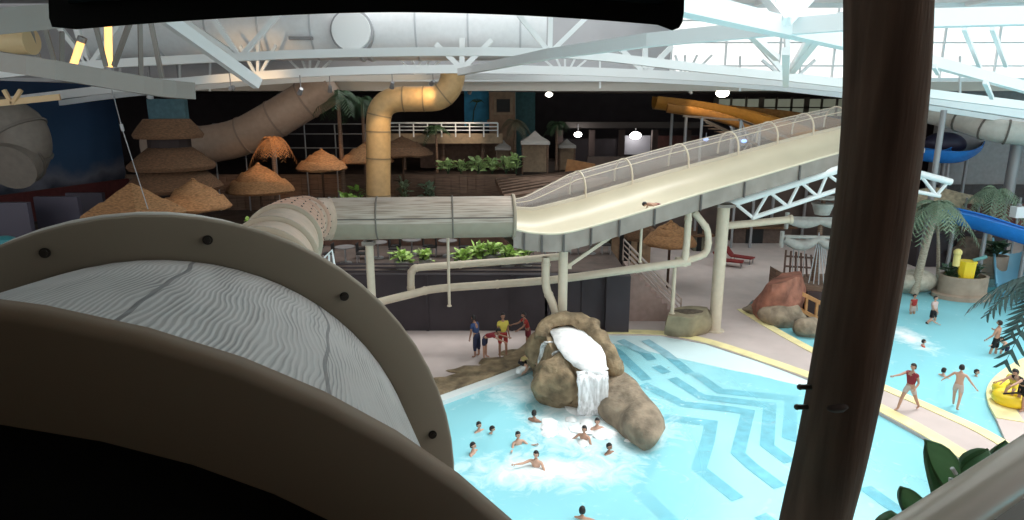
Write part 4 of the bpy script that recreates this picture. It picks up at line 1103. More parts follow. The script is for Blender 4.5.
p = ay(25, 240, 25.5); mb = MB(); mb.box((p.x, 25.5, p.z - .04), (2.6, 1.0, .08)); mb.box((p.x, 25.02, p.z - .3), (2.6, .04, .5)); obj('table_top', mb, mat('maroon_cloth', (.13, .02, .02), .8), t)
for sx in (-1.1, 1.1):
    mb = MB(); mb.tube([(p.x + sx, 25.5, zt), (p.x + sx, 25.5, p.z - .05)], .05, 8); obj('leg', mb, M_steel, t)
t = thing('teal_bin', 'small teal lidded bin beside the maroon clothed table', 'bin', ay(5, 250, 23)); p = ay(4, 243, 23)
mb = MB(); mb.lathe([(.26, 0), (.34, p.z + .1 - zt)], (p.x, 23, zt), 14); obj('body', mb, mat('teal_plastic', (.035, .21, .24), .5), t, True)
mb = MB(); mb.lathe([(.37, 0), (.37, .06), (.2, .14), (.02, .15)], (p.x, 23, p.z + .1), 14); obj('lid', mb, MATS['teal_plastic'], t, True)
t = thing('pipe_railing', 'short white pipe railing by the bend of the tube slide', 'railing', ay(330, 270, 19.6))
mb = MB(); mb.tube([ay(320, 262, 19.6), ay(332, 250, 19.6), ay(335, 268, 19.6)], .04, 6); mb.tube([ay(329, 254, 19.7), ay(329, 268, 19.7)], .035, 6); obj('rail', mb, M_white, t, True)
mb = MB(); p = ay(329, 268, 19.7); mb.tube([p, (p.x, p.y, 0)], .05, 6); p = ay(335, 268, 19.6); mb.tube([p, (p.x, p.y, 0)], .05, 6); obj('post', mb, M_white, t, True)

# ================================================================ PLANTS
def leafblade(mb, base, d, L, w, droop, segs=4, roll=0.0):
    d = V(d).normalized(); up = V((0, 0, 1)); s = d.cross(up)
    s = s.normalized() if s.length > .01 else V((1, 0, 0))
    nrm = s.cross(d); s = s * math.cos(roll) + nrm * math.sin(roll)
    vs = []; fs = []
    for i in range(segs + 1):
        t = i / segs; p = V(base) + d * L * t - up * droop * L * t * t
        ww = w * math.sin(PI * min(.97, .12 + .88 * t)) ** .8
        vs += [p - s * ww, p + V((0, 0, -.15 * ww)), p + s * ww]
    for i in range(segs):
        a = i * 3; fs += [(a, a + 1, a + 4, a + 3), (a + 1, a + 2, a + 5, a + 4)]
    mb.add(vs, fs)
def bush(name, pos, R, h, label, m=M_leaf, potm=None, n=46, group=None, seed=0):
    rnd = random.Random(seed); pos = V(pos)
    t = thing(name, label, 'plant', pos, group=group)
    mb = MB()
    for k in range(n):
        a = rnd.uniform(0, 2 * PI); e = rnd.uniform(.15, 1.3); d = V((math.cos(a) * math.cos(e), math.sin(a) * math.cos(e), math.sin(e)))
        b_ = pos + V((0, 0, h * .25)) + d * R * rnd.uniform(.1, .55) * V((1, 1, h / R)).z ** 0
        b_.z = pos.z + h * rnd.uniform(.2, .75)
        leafblade(mb, b_, d, R * rnd.uniform(.45, .75), R * rnd.uniform(.14, .22), rnd.uniform(.1, .5), 4, rnd.uniform(-.5, .5))
    obj('foliage', mb, m, t)
    mb = MB(); 
    for k in range(5):
        a = k * 1.256; mb.tube([pos, pos + V((math.cos(a) * R * .3, math.sin(a) * R * .3, h * .6))], .025, 5)
    obj('stem', mb, M_leafd, t)
    if potm:
        mb = MB(); mb.lathe([(R * .42, 0), (R * .5, h * .3), (R * .54, h * .3), (R * .54, h * .36), (R * .4, h * .36)], pos - V((0, 0, .0)), 14); obj('pot', mb, potm, t, True)
    return t
M_leafb = mat('leaf_bright', (.36, .52, .14), .5, var=.55, scale=7)
M_leafw = mat('leaf_pale', (.40, .55, .24), .5, var=.45, scale=7)
pl = [(448, 169, 44.6, .8), (461, 168, 44.6, .75), (478, 166, 44.5, .9), (492, 168, 44.6, .8), (506, 164, 44.7, .8), (516, 161, 44.8, .7)]
where = ['first from the yellow duct', 'second from the yellow duct', 'third from the yellow duct', 'third from the chute end', 'second from the chute end', 'nearest the pointed pavilion']
for i, (u, v, Y, R) in enumerate(pl):
    p = ay(u, v + 6, Y); bush('terrace_shrub', (p.x, Y, zu + .05), R * 1.15, max(.9, p.z + 1.1 - zu), 'pale leafy shrub on the upper planter wall, ' + where[i], M_leafw, None, 44, 'shrubs on the upper planter wall', i)
for i, (u, v, Y, R, lab) in enumerate([(403, 170, 42.5, .8, 'dim green shrub at the foot of the yellow duct'), (428, 176, 43, .8, 'grey-green shrub on the terrace right of the yellow duct'), (345, 186, 38, .9, 'pale green shrub on the terrace left of the yellow duct'), (357, 179, 40, .7, 'yellowish shrub close against the yellow duct')]):
    p = ay(u, v + 6, Y); bush('terrace_shrub', (p.x, Y, zt), R, p.z + .5 - zt, lab, M_leafp if i < 2 else M_leaf, None, 44, None, 20 + i)
pots = mat('pot_grey', (.34, .33, .31), .7)
lows = [(402, 264, 27.6, .65, 'yellow-green potted plant left of the pipe elbow on the terrace edge'), (425, 258, 28, .55, 'slim potted plant just right of the pipe elbow'), (462, 257, 27.8, .7, 'potted plant on the terrace edge right of the thin post'),
        (478, 251, 28.5, .75, 'bright bushy plant on the terrace edge, second right of the thin post'), (492, 248, 28.5, .75, 'tallest bright plant under the middle of the tube'), (508, 252, 28, .7, 'bright plant under the tube end'), (526, 252, 28, .6, 'leafy plant just left of the chute column')]
for i, (u, v, Y, R, lab) in enumerate(lows):
    p = ay(u, v, Y); bush('potted_plant', (p.x, Y, zt), R, max(.9, p.z + .45 - zt), lab, M_leafb, pots, 48, 'plants along the terrace edge', 40 + i)
p = az(212, 217, zt); bush('yellow_shrub', (ay(247, 214, 30).x, 30, zt), .45, ay(247, 208, 30).z - zt, 'small pale yellow-green shrub beside the bend of the tube', M_leafb, None, 30, None, 77)

def palm(u, vcrown, Y, base, label, R, n=14, m=M_leafp, trunk_r=.16, lean=0.0, name='palm_tree', droop=.9, seed=0, barkm=M_bark, up=.5, lw=.022):
    rnd = random.Random(seed); c = ay(u, vcrown, Y)
    t = thing(name, label, 'palm', (c.x - lean, Y, base))
    P = smoothpath([V((c.x - lean, Y, base)), V((c.x - lean * .6, Y, base + (c.z - base) * .5)), c], 5)
    mb = MB(); mb.tube(P, [trunk_r * (1.25 - .45 * i / len(P)) for i in range(len(P))], 10); obj('trunk', mb, barkm, t, True)
    for k in range(n):
        a = 2 * PI * k / n + rnd.uniform(-.2, .2); e = rnd.uniform(up - .45, up + .5); L = R * rnd.uniform(.85, 1.1)
        d = V((math.cos(a) * math.cos(e), math.sin(a) * math.cos(e), math.sin(e)))
        mb = MB(); rach = [c + d * L * s - V((0, 0, droop * L * s * s)) for s in [i / 7 for i in range(8)]]
        mb.tube(rach, [.025 * (1.1 - i / 8) for i in range(8)], 4)
        for i in range(1, 8):
            for sub in (0, .5):
                if i + sub > 7: continue
                s = i + sub; q = rach[int(s)].lerp(rach[min(7, int(s) + 1)], s - int(s)); td_ = (rach[min(7, i + 1)] - rach[i - 1]).normalized(); sd = td_.cross(V((0, 0, 1))).normalized()
                LL = L * .36 * math.sin(PI * (.15 + .8 * s / 8))
                for sg in (-1, 1):
                    dd = (sd * sg + td_ * .55 - V((0, 0, .5))).normalized(); e2 = q + dd * LL; w2 = td_ * L * lw
                    mb.add([q - w2, q + w2, q + dd * LL * .6 + w2 * .8 - V((0, 0, .02)), e2], [(0, 1, 2, 3)])
        obj('frond', mb, m, t)
    return t
palm(338, 96, 41, zt, 'dark tall palm tree between the taupe pipe and the yellow duct', 1.9, 16, M_leafd, .13, seed=1, barkm=M_wood)
palm(362, 100, 42, zt, 'second dark palm tree close left of the yellow duct elbow', 1.5, 14, M_leafd, .11, seed=8, barkm=M_wood)
palm(272, 140, 37, zt, 'dried orange-brown palm above the orange-lit umbrella', 1.5, 16, M_dry, .12, seed=2, barkm=M_wood, droop=1.2)
palm(436, 128, 46, zu, 'small dark palm in front of the balcony', 1.2, 12, M_leafd, .09, seed=3, barkm=M_wood)
palm(515, 122, 47, zu, 'brownish palm beside the adobe facade', 1.3, 12, mat('frond_brown', (.12, .11, .07), .7), .1, seed=4, barkm=M_wood)
palm(557, 124, 48, zu, 'dim tall palm behind the pavilions', 1.2, 12, M_leafd, .1, seed=5, barkm=M_wood)
palm(938, 205, 32, 0, 'grey-green palm tree with pale trunk just past the timber pole', 1.9, 18, M_leafp, .17, .55, seed=6, droop=1.1)
palm(937, 214, 34, 0, 'thin grey-green palm leaning beside the pale-trunked palm', 1.5, 12, M_leafp, .08, -.6, seed=12, droop=1.2)
palm(997, 190, 37, 0, 'drooping grey-green palm rising behind the blue flume', 1.8, 18, M_leafp, .15, seed=9, droop=1.2)
palm(1066, 284, 15.5, 0, 'close dark-fronded palm hanging over the lagoon pool', 1.95, 24, mat('frond_deep', (.022, .06, .055), .45, var=.3), .15, seed=11, droop=.95, up=.5, lw=.034)

# ================================================================ ORANGE FLUMES, STAIR TOWER
def halfpipe(name, label, pts, r, m, sup=True, cat='water slide', base=0.0, rimr=.06, n=12):
    P = smoothpath([ay(*p) for p in pts], 5); t = thing(name, label, cat, (P[0].x, P[0].y, base))
    ri = []; ro = []
    for i in range(len(P)):
        d = (P[min(i + 1, len(P) - 1)] - P[max(i - 1, 0)]).normalized(); x = d.cross(V((0, 0, 1))).normalized(); y = x.cross(d)
        ri.append([P[i] + (x * math.cos(a) + y * math.sin(a)) * r for a in [PI + PI * j / n for j in range(n + 1)]])
        ro.append([P[i] + (x * math.cos(a) + y * math.sin(a)) * (r + .05) for a in [PI + PI * j / n for j in range(n + 1)]])
    mb = MB(); mb.sweep(ri); mb.sweep([q[::-1] for q in ro]); obj('trough', mb, m, t, True)
    mb = MB(); mb.tube([q[0] for q in ri], rimr, 8); mb.tube([q[-1] for q in ri], rimr, 8); obj('rim', mb, m, t, True)
    if sup:
        k = max(4, len(P) // 3)
        for i in range(2, len(P), k):
            mb = MB(); q = P[i]; mb.tube([V((q.x, q.y, base)), q - V((0, 0, r))], .11, 8); obj('support', mb, M_steel, t, True)
    return t
halfpipe('orange_flume', 'upper orange flume slide descending toward the chute top', [(655, 97, 50), (700, 102, 50), (745, 110, 49), (800, 126, 47), (870, 148, 45)], .85, M_orange)
halfpipe('orange_flume', 'lower orange flume slide running under the upper orange one', [(668, 104, 47.5), (715, 112, 47), (760, 127, 46), (810, 146, 44.5)], .55, mat('dark_orange', (.33, .15, .035), .4, var=.15))
halfpipe('orange_flume', 'rusty orange flume highest under the ceiling lamp', [(730, 106, 56), (790, 112, 55), (850, 122, 54)], 1.0, mat('rust_gelcoat', (.32, .16, .045), .4, var=.15))
t = thing('stair_frame', 'grey steel stair frame with handrails under the orange flumes', 'stair', ay(740, 170, 43))
mb = MB()
for (a, b_) in (((683, 116), (738, 120)), ((738, 120), (760, 128)), ((700, 118), (790, 160)), ((738, 119), (800, 143)), ((706, 122), (780, 155))): mb.bar(ay(*a, 43), ay(*b_, 43), .12)
obj('handrail', mb, mat('rail_rust', (.30, .2, .14), .6), t)
for u, v in ((702, 118), (741, 120), (760, 128)):
    p = ay(u, v, 43); mb = MB(); mb.bar((p.x, 43, 0), p, .14); obj('post', mb, M_steel, t)
mb = MB()
for k in range(12): p = ay(708 + k * 6.2, 126 + k * 3.1, 43.3); mb.box(p, (.5, 1.1, .06))
obj('tread', mb, M_wood, t)
mb = MB(); mb.bar(ay(741, 120, 43), ay(752, 150, 43), .08); mb.bar(ay(760, 128, 43), ay(744, 150, 43), .08); mb.bar(ay(730, 126, 43), ay(742, 146, 43), .08); obj('brace', mb, M_steel, t)
# lit office windows at the back above the orange flumes
t = MB(); a = ay(716, 99, 64); b_ = ay(850, 116, 64)
t.box(((a.x + b_.x) / 2, 64, (a.z + b_.z) / 2), (b_.x - a.x, .1, a.z - b_.z)); obj('window_3', t, mat('office_glass', (.25, .28, .22), .3, emit=((.62, .66, .5), .16), var=.2, scale=.8), kind='structure')
t = MB()
for k in range(10): x = a.x + (b_.x - a.x) * k / 9; t.box((x, 63.9, (a.z + b_.z) / 2), (.2 if k % 3 else .5, .12, a.z - b_.z + .3))
t.box(((a.x + b_.x) / 2, 63.9, (a.z + b_.z) / 2), (b_.x - a.x, .12, .12)); obj('trim_8', t, mat('frame_dark', (.12, .11, .09), .6), kind='structure')
# back wall bay with lit interior under the low roof
t = thing('ticket_booth', 'dark booth front with pale lit panel under the bright wall lamp', 'booth', ay(630, 170, 60))
a = ay(560, 122, 58); b_ = ay(700, 128, 58)
mb = MB(); mb.box(((a.x + b_.x) / 2, 58, (a.z + b_.z) / 2), (b_.x - a.x, .4, a.z - b_.z)); obj('header', mb, mat('header_grey', (.10, .085, .08), .7), t)
mb = MB()
for u in (560, 592, 622, 655, 688): p = ay(u, 130, 58); mb.box((p.x, 58, p.z / 2), (.5, .5, p.z))
obj('post', mb, mat('booth_post', (.085, .06, .055), .7), t)
mb = MB(); p = ay(636, 145, 60); mb.box((p.x, 60, p.z), (2.6, .1, 1.7)); obj('panel', mb, mat('booth_panel', (.32, .32, .36), .7), t)
mb = MB(); p = ay(675, 148, 60); mb.box((p.x, 60, p.z - .5), (4.2, .3, 3.2)); obj('side_wall', mb, mat('booth_red', (.10, .04, .035), .7, var=.2), t)
mb = MB(); mb.box(((a.x + b_.x) / 2, 60.6, 3.2), (b_.x - a.x, .2, 6.4)); obj('rear_wall', mb, M_dark, t)

# visible lamps
def lamp(u, v, Y, r, label, power, col=(1, .95, .9), strength=14, arm=0.6, name='wall_lamp'):
    p = ay(u, v, Y); t = thing(name, label, 'lamp', p)
    mb = MB(); mb.ico(p, r, 3, 0, 1, (1.2, 1, .8)); obj('globe', mb, mat('lamp_white_%d' % int(strength), (1, 1, 1), .5, emit=(col, strength)), t, True)
    mb = MB(); mb.tube([p + V((0, 0, r * .7)), p + V((0, 0, r + arm))], r * .18, 8); mb.lathe([(r * .5, r * .72), (r * .5, r * .85), (.02, r * 1.1)], p, 12); obj('fitting', mb, M_steel, t, True)
    if power:
        l = bpy.data.lights.new('lamp_light', 'POINT'); l.energy = power; l.color = col; l.shadow_soft_size = .3
        o = bpy.data.objects.new('lamp_light', l); COL.objects.link(o); o.location = p + V((0, -r - .25, -.1)); o.parent = t; o.location = V((0, -r - .3, -.1))
    return t
lamp(578, 134.5, 57, .28, 'smaller bright white lamp beside the grey-roofed pavilion', 60)
lamp(635.5, 135.5, 59.0, .42, 'bigger bright white lamp over the booth panel', 50)
lamp(722.5, 93, 44, .36, 'cream ceiling lamp bulb over the orange flumes', 120, (1, .93, .75), 10, .5, 'ceiling_lamp')
lamp(549, 94.5, 44, .20, 'small white spot lamp at the eave left of the booth', 40, (1, 1, 1), 10, .8, 'ceiling_lamp')
lamp(706, 139.5, 46, .16, 'small blue-white lamp by the stair frame posts', 4, (.08, .3, 1), 2, .3)
lamp(744, 141, 29.6, .11, 'small blue marker lamp on the chute net', 1, (.12, .4, 1), 2.2, .1)
# warm spots under the left roof deck
def spot(u, v, Y, tgt, power, label, col=(1, .62, .3), size=1.2):
    p = ay(u, v, Y); t = thing('spot_lamp', label, 'lamp', p); d = (V(tgt) - p).normalized()
    mb = MB(); mb.tube([p - d * .25, p + d * .12], [.09, .13], 12); obj('housing', mb, M_steel, t, True)
    mb = MB(); mb.tube([p + d * .10, p + d * .125], .11, 12); obj('lens', mb, mat('spot_lens', (1, .8, .5), .4, emit=(col, 4)), t, True)
    mb = MB(); mb.tube([p - d * .15, p - d * .15 + V((0, 0, .7))], .025, 6); obj('bracket', mb, M_steel, t)
    l = bpy.data.lights.new('spot_light', 'SPOT'); l.energy = power; l.color = col; l.spot_size = size; l.spot_blend = .6; l.shadow_soft_size = .15
    o = bpy.data.objects.new('spot_light', l); COL.objects.link(o); o.parent = t; o.location = d * .2; o.rotation_mode = 'QUATERNION'; o.rotation_quaternion = d.to_track_quat('-Z', 'Y')
    return t
spot(432, 83, 36.2, ay(415, 100, 38), 150, 'warm spot lamp by the elbow of the yellow duct', (1, .66, .30), 1.5)
spot(392, 86, 35, ay(380, 150, 38), 420, 'warm spot lamp aimed at the upright yellow duct', (1, .70, .36), .7)
spot(300, 92, 33, ay(268, 165, 37), 900, 'warm spot lamp aimed at the orange umbrella', (1, .58, .28), .8)
spot(330, 90, 37, ay(325, 158, 40), 500, 'warm spot lamp aimed at the flat orange umbrella', (1, .58, .28), .7)
spot(232, 88, 32, ay(258, 84, 36), 260, 'warm spot lamp washing the roof trusses', (1, .62, .3), 1.6)
spot(690, 92, 45, ay(720, 118, 48), 380, 'warm spot lamp on the orange flumes', (1, .75, .45), 1.4)
spot(470, 92, 43, ay(440, 150, 48), 700, 'spot lamp on the balcony', (1, .8, .6), 1.2)
spot(150, 95, 26, ay(150, 190, 27), 320, 'dim warm spot lamp above the thatched kiosk', (1, .65, .4), 1.1)

# ================================================================ RIGHT SIDE
halfpipe('blue_flume', 'long bright blue flume slide running out past the drooping palm', [(944, 208, 36), (975, 215, 35), (1010, 225, 34), (1060, 240, 33)], .72, M_blue)
halfpipe('blue_flume', 'high blue curved flume end near the grey wall', [(905, 146, 45), (930, 150, 44), (955, 151, 43.5), (968, 146, 45), (972, 141, 48)], .75, M_blue)
t = thing('navy_slide_cover', 'dark navy hood over the high blue flume end', 'slide cover', ay(948, 146, 45.5))
mb = MB(); mb.ico(ay(944, 144, 45.6), 1.1, 3, .05, 1, (1.35, .8, .75)); obj('hood', mb, mat('navy_hood', (.03, .028, .06), .5), t, True)
mb = MB(); p = ay(946, 150, 46.2); mb.tube([p, (p.x, p.y, 0)], .15, 8); obj('post', mb, M_steel, t, True)
t = thing('white_flume', 'big white enclosed flume curving under the eave by the grey wall', 'water slide', ay(985, 128, 40))
path = smoothpath([ay(925, 112, 44), ay(960, 120, 42), ay(985, 128, 40.5), ay(1015, 133, 39.5), ay(1080, 137, 38.5)], 5)
mb = MB(); mb.tube(path, .68, 16); obj('shell', mb, mat('flume_white', (.56, .53, .48), .5, var=.06), t, True)
mb = MB()
for i in (5, 10, 14):
    d = (path[i + 1] - path[i - 1]).normalized(); mb.tube([path[i] - d * .05, path[i] + d * .05], .75, 16)
obj_each('flange', mb, MATS['flume_rib'], t, True)
p = ay(1016, 150, 41); column(V((p.x, 41, p.z + .6)), V((p.x, 41, 0)), .32, 'thick grey column in front of the grey wall', M_steel)
t = thing('white_tank', 'white box tank on the blue flume by the thick grey column', 'tank', ay(1018, 215, 35)); p = ay(1018, 212, 35.5)
mb = MB(); mb.box(p, (.55, .5, .6)); obj('body', mb, M_white, t); mb = MB(); mb.tube([p + V((0, 0, .3)), p + V((0, 0, .45))], .12, 10); obj('cap', mb, M_steel, t, True)
# red fence bars behind the blue flume
t = thing('flume_fence', 'dark red fence panel behind the long blue flume', 'fence', ay(985, 215, 37)); a = ay(965, 204, 38.5); b_ = ay(1040, 232, 38.5)
mb = MB(); mb.box(((a.x + b_.x) / 2, 38.6, (a.z + b_.z) / 2), (b_.x - a.x, .1, a.z - b_.z)); obj('panel', mb, mat('fence_red', (.12, .035, .03), .7), t)
for k in range(7):
    x = a.x + (b_.x - a.x) * k / 6; mb = MB(); mb.tube([(x, 38.4, 0), (x, 38.4, a.z + .4)], .06, 6); obj('post', mb, M_steel, t)
# rocks by blue flume and planters
mb = MB(); p = ay(948, 199, 40); mb.ico((p.x, 40, p.z - .6), 1.9, 4, .2, 1.2, (1.2, .7, .65), 4); mb.tube([(p.x, 40.2, 0), (p.x, 40.2, p.z - .6)], 1.0, 10); obj('tan_boulder', mb, mat('boulder_tan', (.30, .25, .17), .8, var=.3, bump=.4), None, True, label='tan boulder formation at the start of the long blue flume', cat='rock')
def ring_planter(u0, u1, vb, h, label, lip=True, depth=.75):
    a = az(u0, vb - 8, 0); b_ = az(u1, vb - 8, 0); c = (a + b_) / 2; rx = (b_ - a).length / 2; ry = rx * depth
    c.y += .2
    t = thing('round_planter', label, 'planter', (c.x, c.y, -.15))
    mb = MB()
    n = 36; rings = []
    for (k, z) in ((1.22, -.15), (1.22, .10), (1.05, .14), (1.0, .14), (1.0, h), (.88, h), (.88, h - .25)):
        rings.append([V((c.x + rx * k * math.cos(2 * PI * j / n), c.y + ry * k * math.sin(2 * PI * j / n), z)) for j in range(n)])
    mb.sweep(rings, closed_ring=True); obj('wall', mb, mat('planter_stone', (.33, .26, .20), .8, var=.15, scale=2), t, True)
    mb = MB(); mb.lathe([(.9, 0), (.85, .05), (.02, .1)], (0, 0, 0), 24); mb.v = [V((c.x + p.x * rx, c.y + p.y * ry, h - .25 + p.z)) for p in mb.v]; obj('soil', mb, mat('soil_dark', (.05, .04, .035), .9), t, True)
    return c, rx
c, rx = ring_planter(941, 986, 304, 1.05, 'low round stone planter island carrying the yellow water feature')
t = thing('yellow_spray_feature', 'yellow box-shaped water spray feature with small yellow figure on the round planter', 'water feature', (c.x, c.y, .8))
p = ay(964, 283, c.y - .2); hh = ay(965, 262, c.y - .2).z
mb = MB(); mb.tube([(p.x, c.y - .2, .85), (p.x, c.y - .2, hh)], [.36, .40], 8); obj('drum', mb, M_yellow, t)
mb = MB(); mb.tube([(p.x, c.y - .2, hh - .02), (p.x, c.y - .2, hh + .06)], .43, 8); obj('lid', mb, M_yellow, t)
q = ay(957, 258, c.y - .2); mb = MB(); mb.tube([(q.x, c.y - .2, hh - .2), (q.x, c.y - .2, q.z + .15)], .16, 8); mb.ico((q.x, c.y - .2, q.z + .28), .2, 2); obj('spout', mb, mat('pale_yellow', (.8, .68, .25), .5), t, True)
mb = MB(); mb.tube([(p.x + .2, c.y - .3, hh + .1), (p.x + .7, c.y - .5, hh + .35)], .09, 8); obj('nozzle', mb, mat('teal_nozzle', (.12, .3, .3), .5), t, True)
for i, (dx, dy, lab) in enumerate(((-.62, .1, 'dark shrub on the planter left of the yellow spray feature'), (.62, .15, 'dark shrub on the planter right of the yellow spray feature'), (.1, .45, 'dark shrub behind the yellow spray feature'))):
    bush('planter_shrub', (c.x + dx * rx, c.y + dy * rx, .8), .55, .9, lab, M_leafd, None, 36, None, 90 + i)
c2_, r2_ = ring_planter(983, 1007, 283, 1.1, 'smaller round stone planter behind the yellow spray feature')
bush('planter_shrub', (c2_.x, c2_.y, .85), .8, 1.4, 'dark bushy shrub filling the smaller stone planter', M_leafd, None, 50, None, 95)
t = thing('stone_block', 'pale stone block at the foot of the pale-trunked palm', 'stone', az(927, 293, 0)); p = az(914, 291, 0)
mb = MB(); mb.ico((p.x, p.y, .5), .8, 3, .15, 1, (1.3, .8, .75), 3); obj('stone', mb, mat('pale_stone', (.42, .39, .32), .8, var=.2), t, True); mb = MB(); mb.ico((p.x + .7, p.y + .3, .2), .5, 3, .2, 1.3, (1.2, .8, .6), 6); obj('stone', mb, MATS['pale_stone'], t, True)
halfpipe('pale_blue_flume', 'pale blue flume outlet dropping into the pool at the rear', [(1012, 240, 37), (1014, 255, 35.5), (1016, 272, 34), (1018, 286, 32.6)], .9, mat('pale_blue', (.20, .46, .62), .4), False)
# dark service block beneath the long blue flume
t = thing('grotto', 'dark grotto behind the planters beneath the blue flume', 'grotto', az(975, 268, 0)); a = ay(922, 234, 37.5); b_ = ay(1012, 234, 37.5)
mb = MB(); mb.box(((a.x + b_.x) / 2, 38.3, a.z / 2), (b_.x - a.x, 1.2, a.z)); obj('rear_wall', mb, M_dark, t)
mb = MB(); mb.ico(((a.x + b_.x) / 2 + .4, 37.3, .9), 1.1, 3, .25, 1.3, (1.2, .7, .9), 8); obj('stone', mb, mat('grotto_stone', (.12, .09, .07), .85, var=.3), t, True)

# ---- pirate ship set piece
t = thing('pirate_ship', 'wooden pirate ship play structure with furled grey sails, half behind the timber pole', 'play structure', az(815, 312, 0))
ys = 29.5
mastx = ay(819, 240, ys).x
mb = MB(); mb.tube([(mastx, ys, 0), (mastx, ys, ay(819, 196, ys).z)], [.16, .1], 10); obj('mast', mb, M_wood, t, True)
M_sail = mat('furled_canvas', (.36, .36, .34), .85, var=.15)
def yard(v, u0, u1, sag):
    a = ay(u0, v, ys - .2); b_ = ay(u1, v + (u1 - u0) * .02, ys - .2)
    mb = MB(); mb.tube([a, b_], .08, 8); mb.tube([a + V((0, 0, .25)), a - V((0, 0, .5))], .10, 8); o = obj('yard', mb, MATS['furled_canvas'], t, True)
    mb = MB(); n = 18
    P = [a.lerp(b_, (i + .6) / (n + .6)) - V((0, 0, .10 + sag * abs(math.sin(PI * 2 * i / n)))) for i in range(n + 1)]
    mb.tube(P, [.16 + .08 * abs(math.sin(PI * 2 * i / n)) for i in range(n + 1)], 10); obj('sail', mb, M_sail, o, True)
yard(218, 787, 852, .12); yard(236.5, 782, 852, .30)
mb = MB(); z = ay(818, 208, ys).z; mb.lathe([(.32, -.3), (.46, .15), (.50, .15), (.50, .22), (.3, .22)], (mastx, ys, z), 12); mb.lathe([(.7, .0), (.7, .06), (.05, .06)], (mastx, ys, z + .45), 12); obj('crows_nest', mb, M_sail, t, True)
mb = MB()
for k in range(6): mb.tube([(mastx, ys, ay(819, 226 + k, ys).z), (mastx - .7 + k * .28, ys - .8, ay(819, 290, ys).z)], .022, 5)
for u in (795, 800, 806): mb.tube([ay(u, 236, ys - .2), ay(u - 4, 285, ys + .8)], .02, 5)
obj('rigging', mb, mat('rope', (.40, .42, .44), .8), t)
mb = MB()  # hull
hx = [(-2.4, .35, 2.0), (-1.6, .95, 1.55), (-.4, 1.3, 1.35), (.6, 1.35, 1.35), (1.7, 1.1, 1.6), (2.2, .8, 1.9)]
rings = []
for (x_, hw, top) in hx:
    rings.append([V((mastx + .4 + x_ + .0, ys + sgn * hw * k, z)) for sgn, k, z in ((-1, 1, top), (-1, 1.05, top * .6), (-1, .7, .15), (-1, .1, -.1), (1, .1, -.1), (1, .7, .15), (1, 1.05, top * .6), (1, 1, top))])
mb.sweep(rings, closed_ring=True, cap=True); obj('hull', mb, M_wood, t, True)
M_oran = mat('orange_timber', (.50, .25, .10), .7, var=.2)
mb = MB()
for zz_ in (0.0, -.75):
    mb.bar(ay(797, 291, ys - 1.6) + V((0, 0, zz_)), ay(838, 312, ys - 2.2) + V((0, 0, zz_)), .10, .16)
for k in range(5):
    p = ay(797, 291, ys - 1.6).lerp(ay(838, 312, ys - 2.2), k / 4); mb.bar(p, p - V((0, 0, .75)), .1, .1)
obj('deck_rail', mb, M_oran, t)
mb = MB(); mb.box((mastx + .2, ys - .9, .6), (2.2, .9, 1.2)); obj('deck_block', mb, mat('dark_timber', (.05, .03, .03), .8), t)
# rigging net frame, brown
mb = MB()
for k in range(6): mb.tube([ay(786 + k * 5, 250 + k, ys + .6), ay(783 + k * 6, 285, ys + .8)], .05, 5)
for v in (256, 266, 276): mb.tube([ay(785, v, ys + .6), ay(815, v + 2, ys + .7)], .05, 5)
obj('climbing_net', mb, mat('net_brown', (.16, .10, .08), .8), t)
rr = thing('red_rock', 'red-brown artificial rock leaning against the pirate ship', 'rock', az(775, 312, 0))
p = az(776, 309, 0)
bs = [az(746, 311, 0), az(764, 321, 0), az(790, 322, 0), az(806, 314, 0), az(804, 300, 0), az(772, 297, 0)]
tp = [az(766, 285, 1.6), az(772, 284, 1.9), az(785, 282, 2.0), az(802, 277, 1.95), az(800, 272, 1.9), az(782, 273, 1.9)]
loft_rock('rock_body', [(q.x, q.y) for q in bs], [tuple(q) for q in tp], -.15, 1.9, 2.2, rr, M_redrock, amp=.14, bulge=.15)
for (u, v, r_, s_, lab, seed) in ((783, 323, .72, (1.45, .75, .9), 'rounded tan boulder in front of the red rock', 1), (808, 333, .55, (1.15, .9, .85), 'single small tan boulder near the timber pole at the pool edge', 5), (757, 313, .5, (1.3, .8, .5), 'flat tan stone at the tip of the red rock', 8)):
    p = az(u, v, 0); mb = MB(); mb.ico((p.x, p.y, r_ * .35), r_, 4, .18, 1.2, s_, seed); obj('boulder', mb, M_rock2, None, True, label=lab, cat='rock')
# snack counter with a long thatched roof on the terrace, under the horizontal tube
t = thing('snack_counter', 'long brown snack counter with thatched roof on the terrace under the tube', 'counter', (ay(420, 250, 33).x, 33, zt))
a = ay(322, 238, 33); b_ = ay(528, 250, 33)
mb = MB(); zt1, zb1 = a.z, b_.z
mb.add([(a.x, 32, zb1), (b_.x, 32, zb1), (b_.x, 33.6, zt1 + .5), (a.x, 33.6, zt1 + .5), (a.x, 35, zb1), (b_.x, 35, zb1)], [(0, 1, 2, 3), (3, 2, 5, 4), (0, 3, 4), (1, 5, 2), (0, 4, 5, 1)])
obj('roof', mb, mat('thatch_red', (.16, .075, .045), .9, var=.35, scale=6, bump=.3), t)
mb = MB(); mb.box(((a.x + b_.x) / 2, 34.5, (zt + zb1) / 2), (b_.x - a.x, .2, zb1 - zt)); obj('rear_wall', mb, mat('counter_dark', (.035, .022, .02), .8, var=.3), t)
mb = MB(); mb.box(((a.x + b_.x) / 2, 32.6, zt + .5), (b_.x - a.x - .6, .5, 1.0)); obj('counter', mb, mat('counter_brown', (.13, .07, .05), .75, var=.3, scale=2), t)
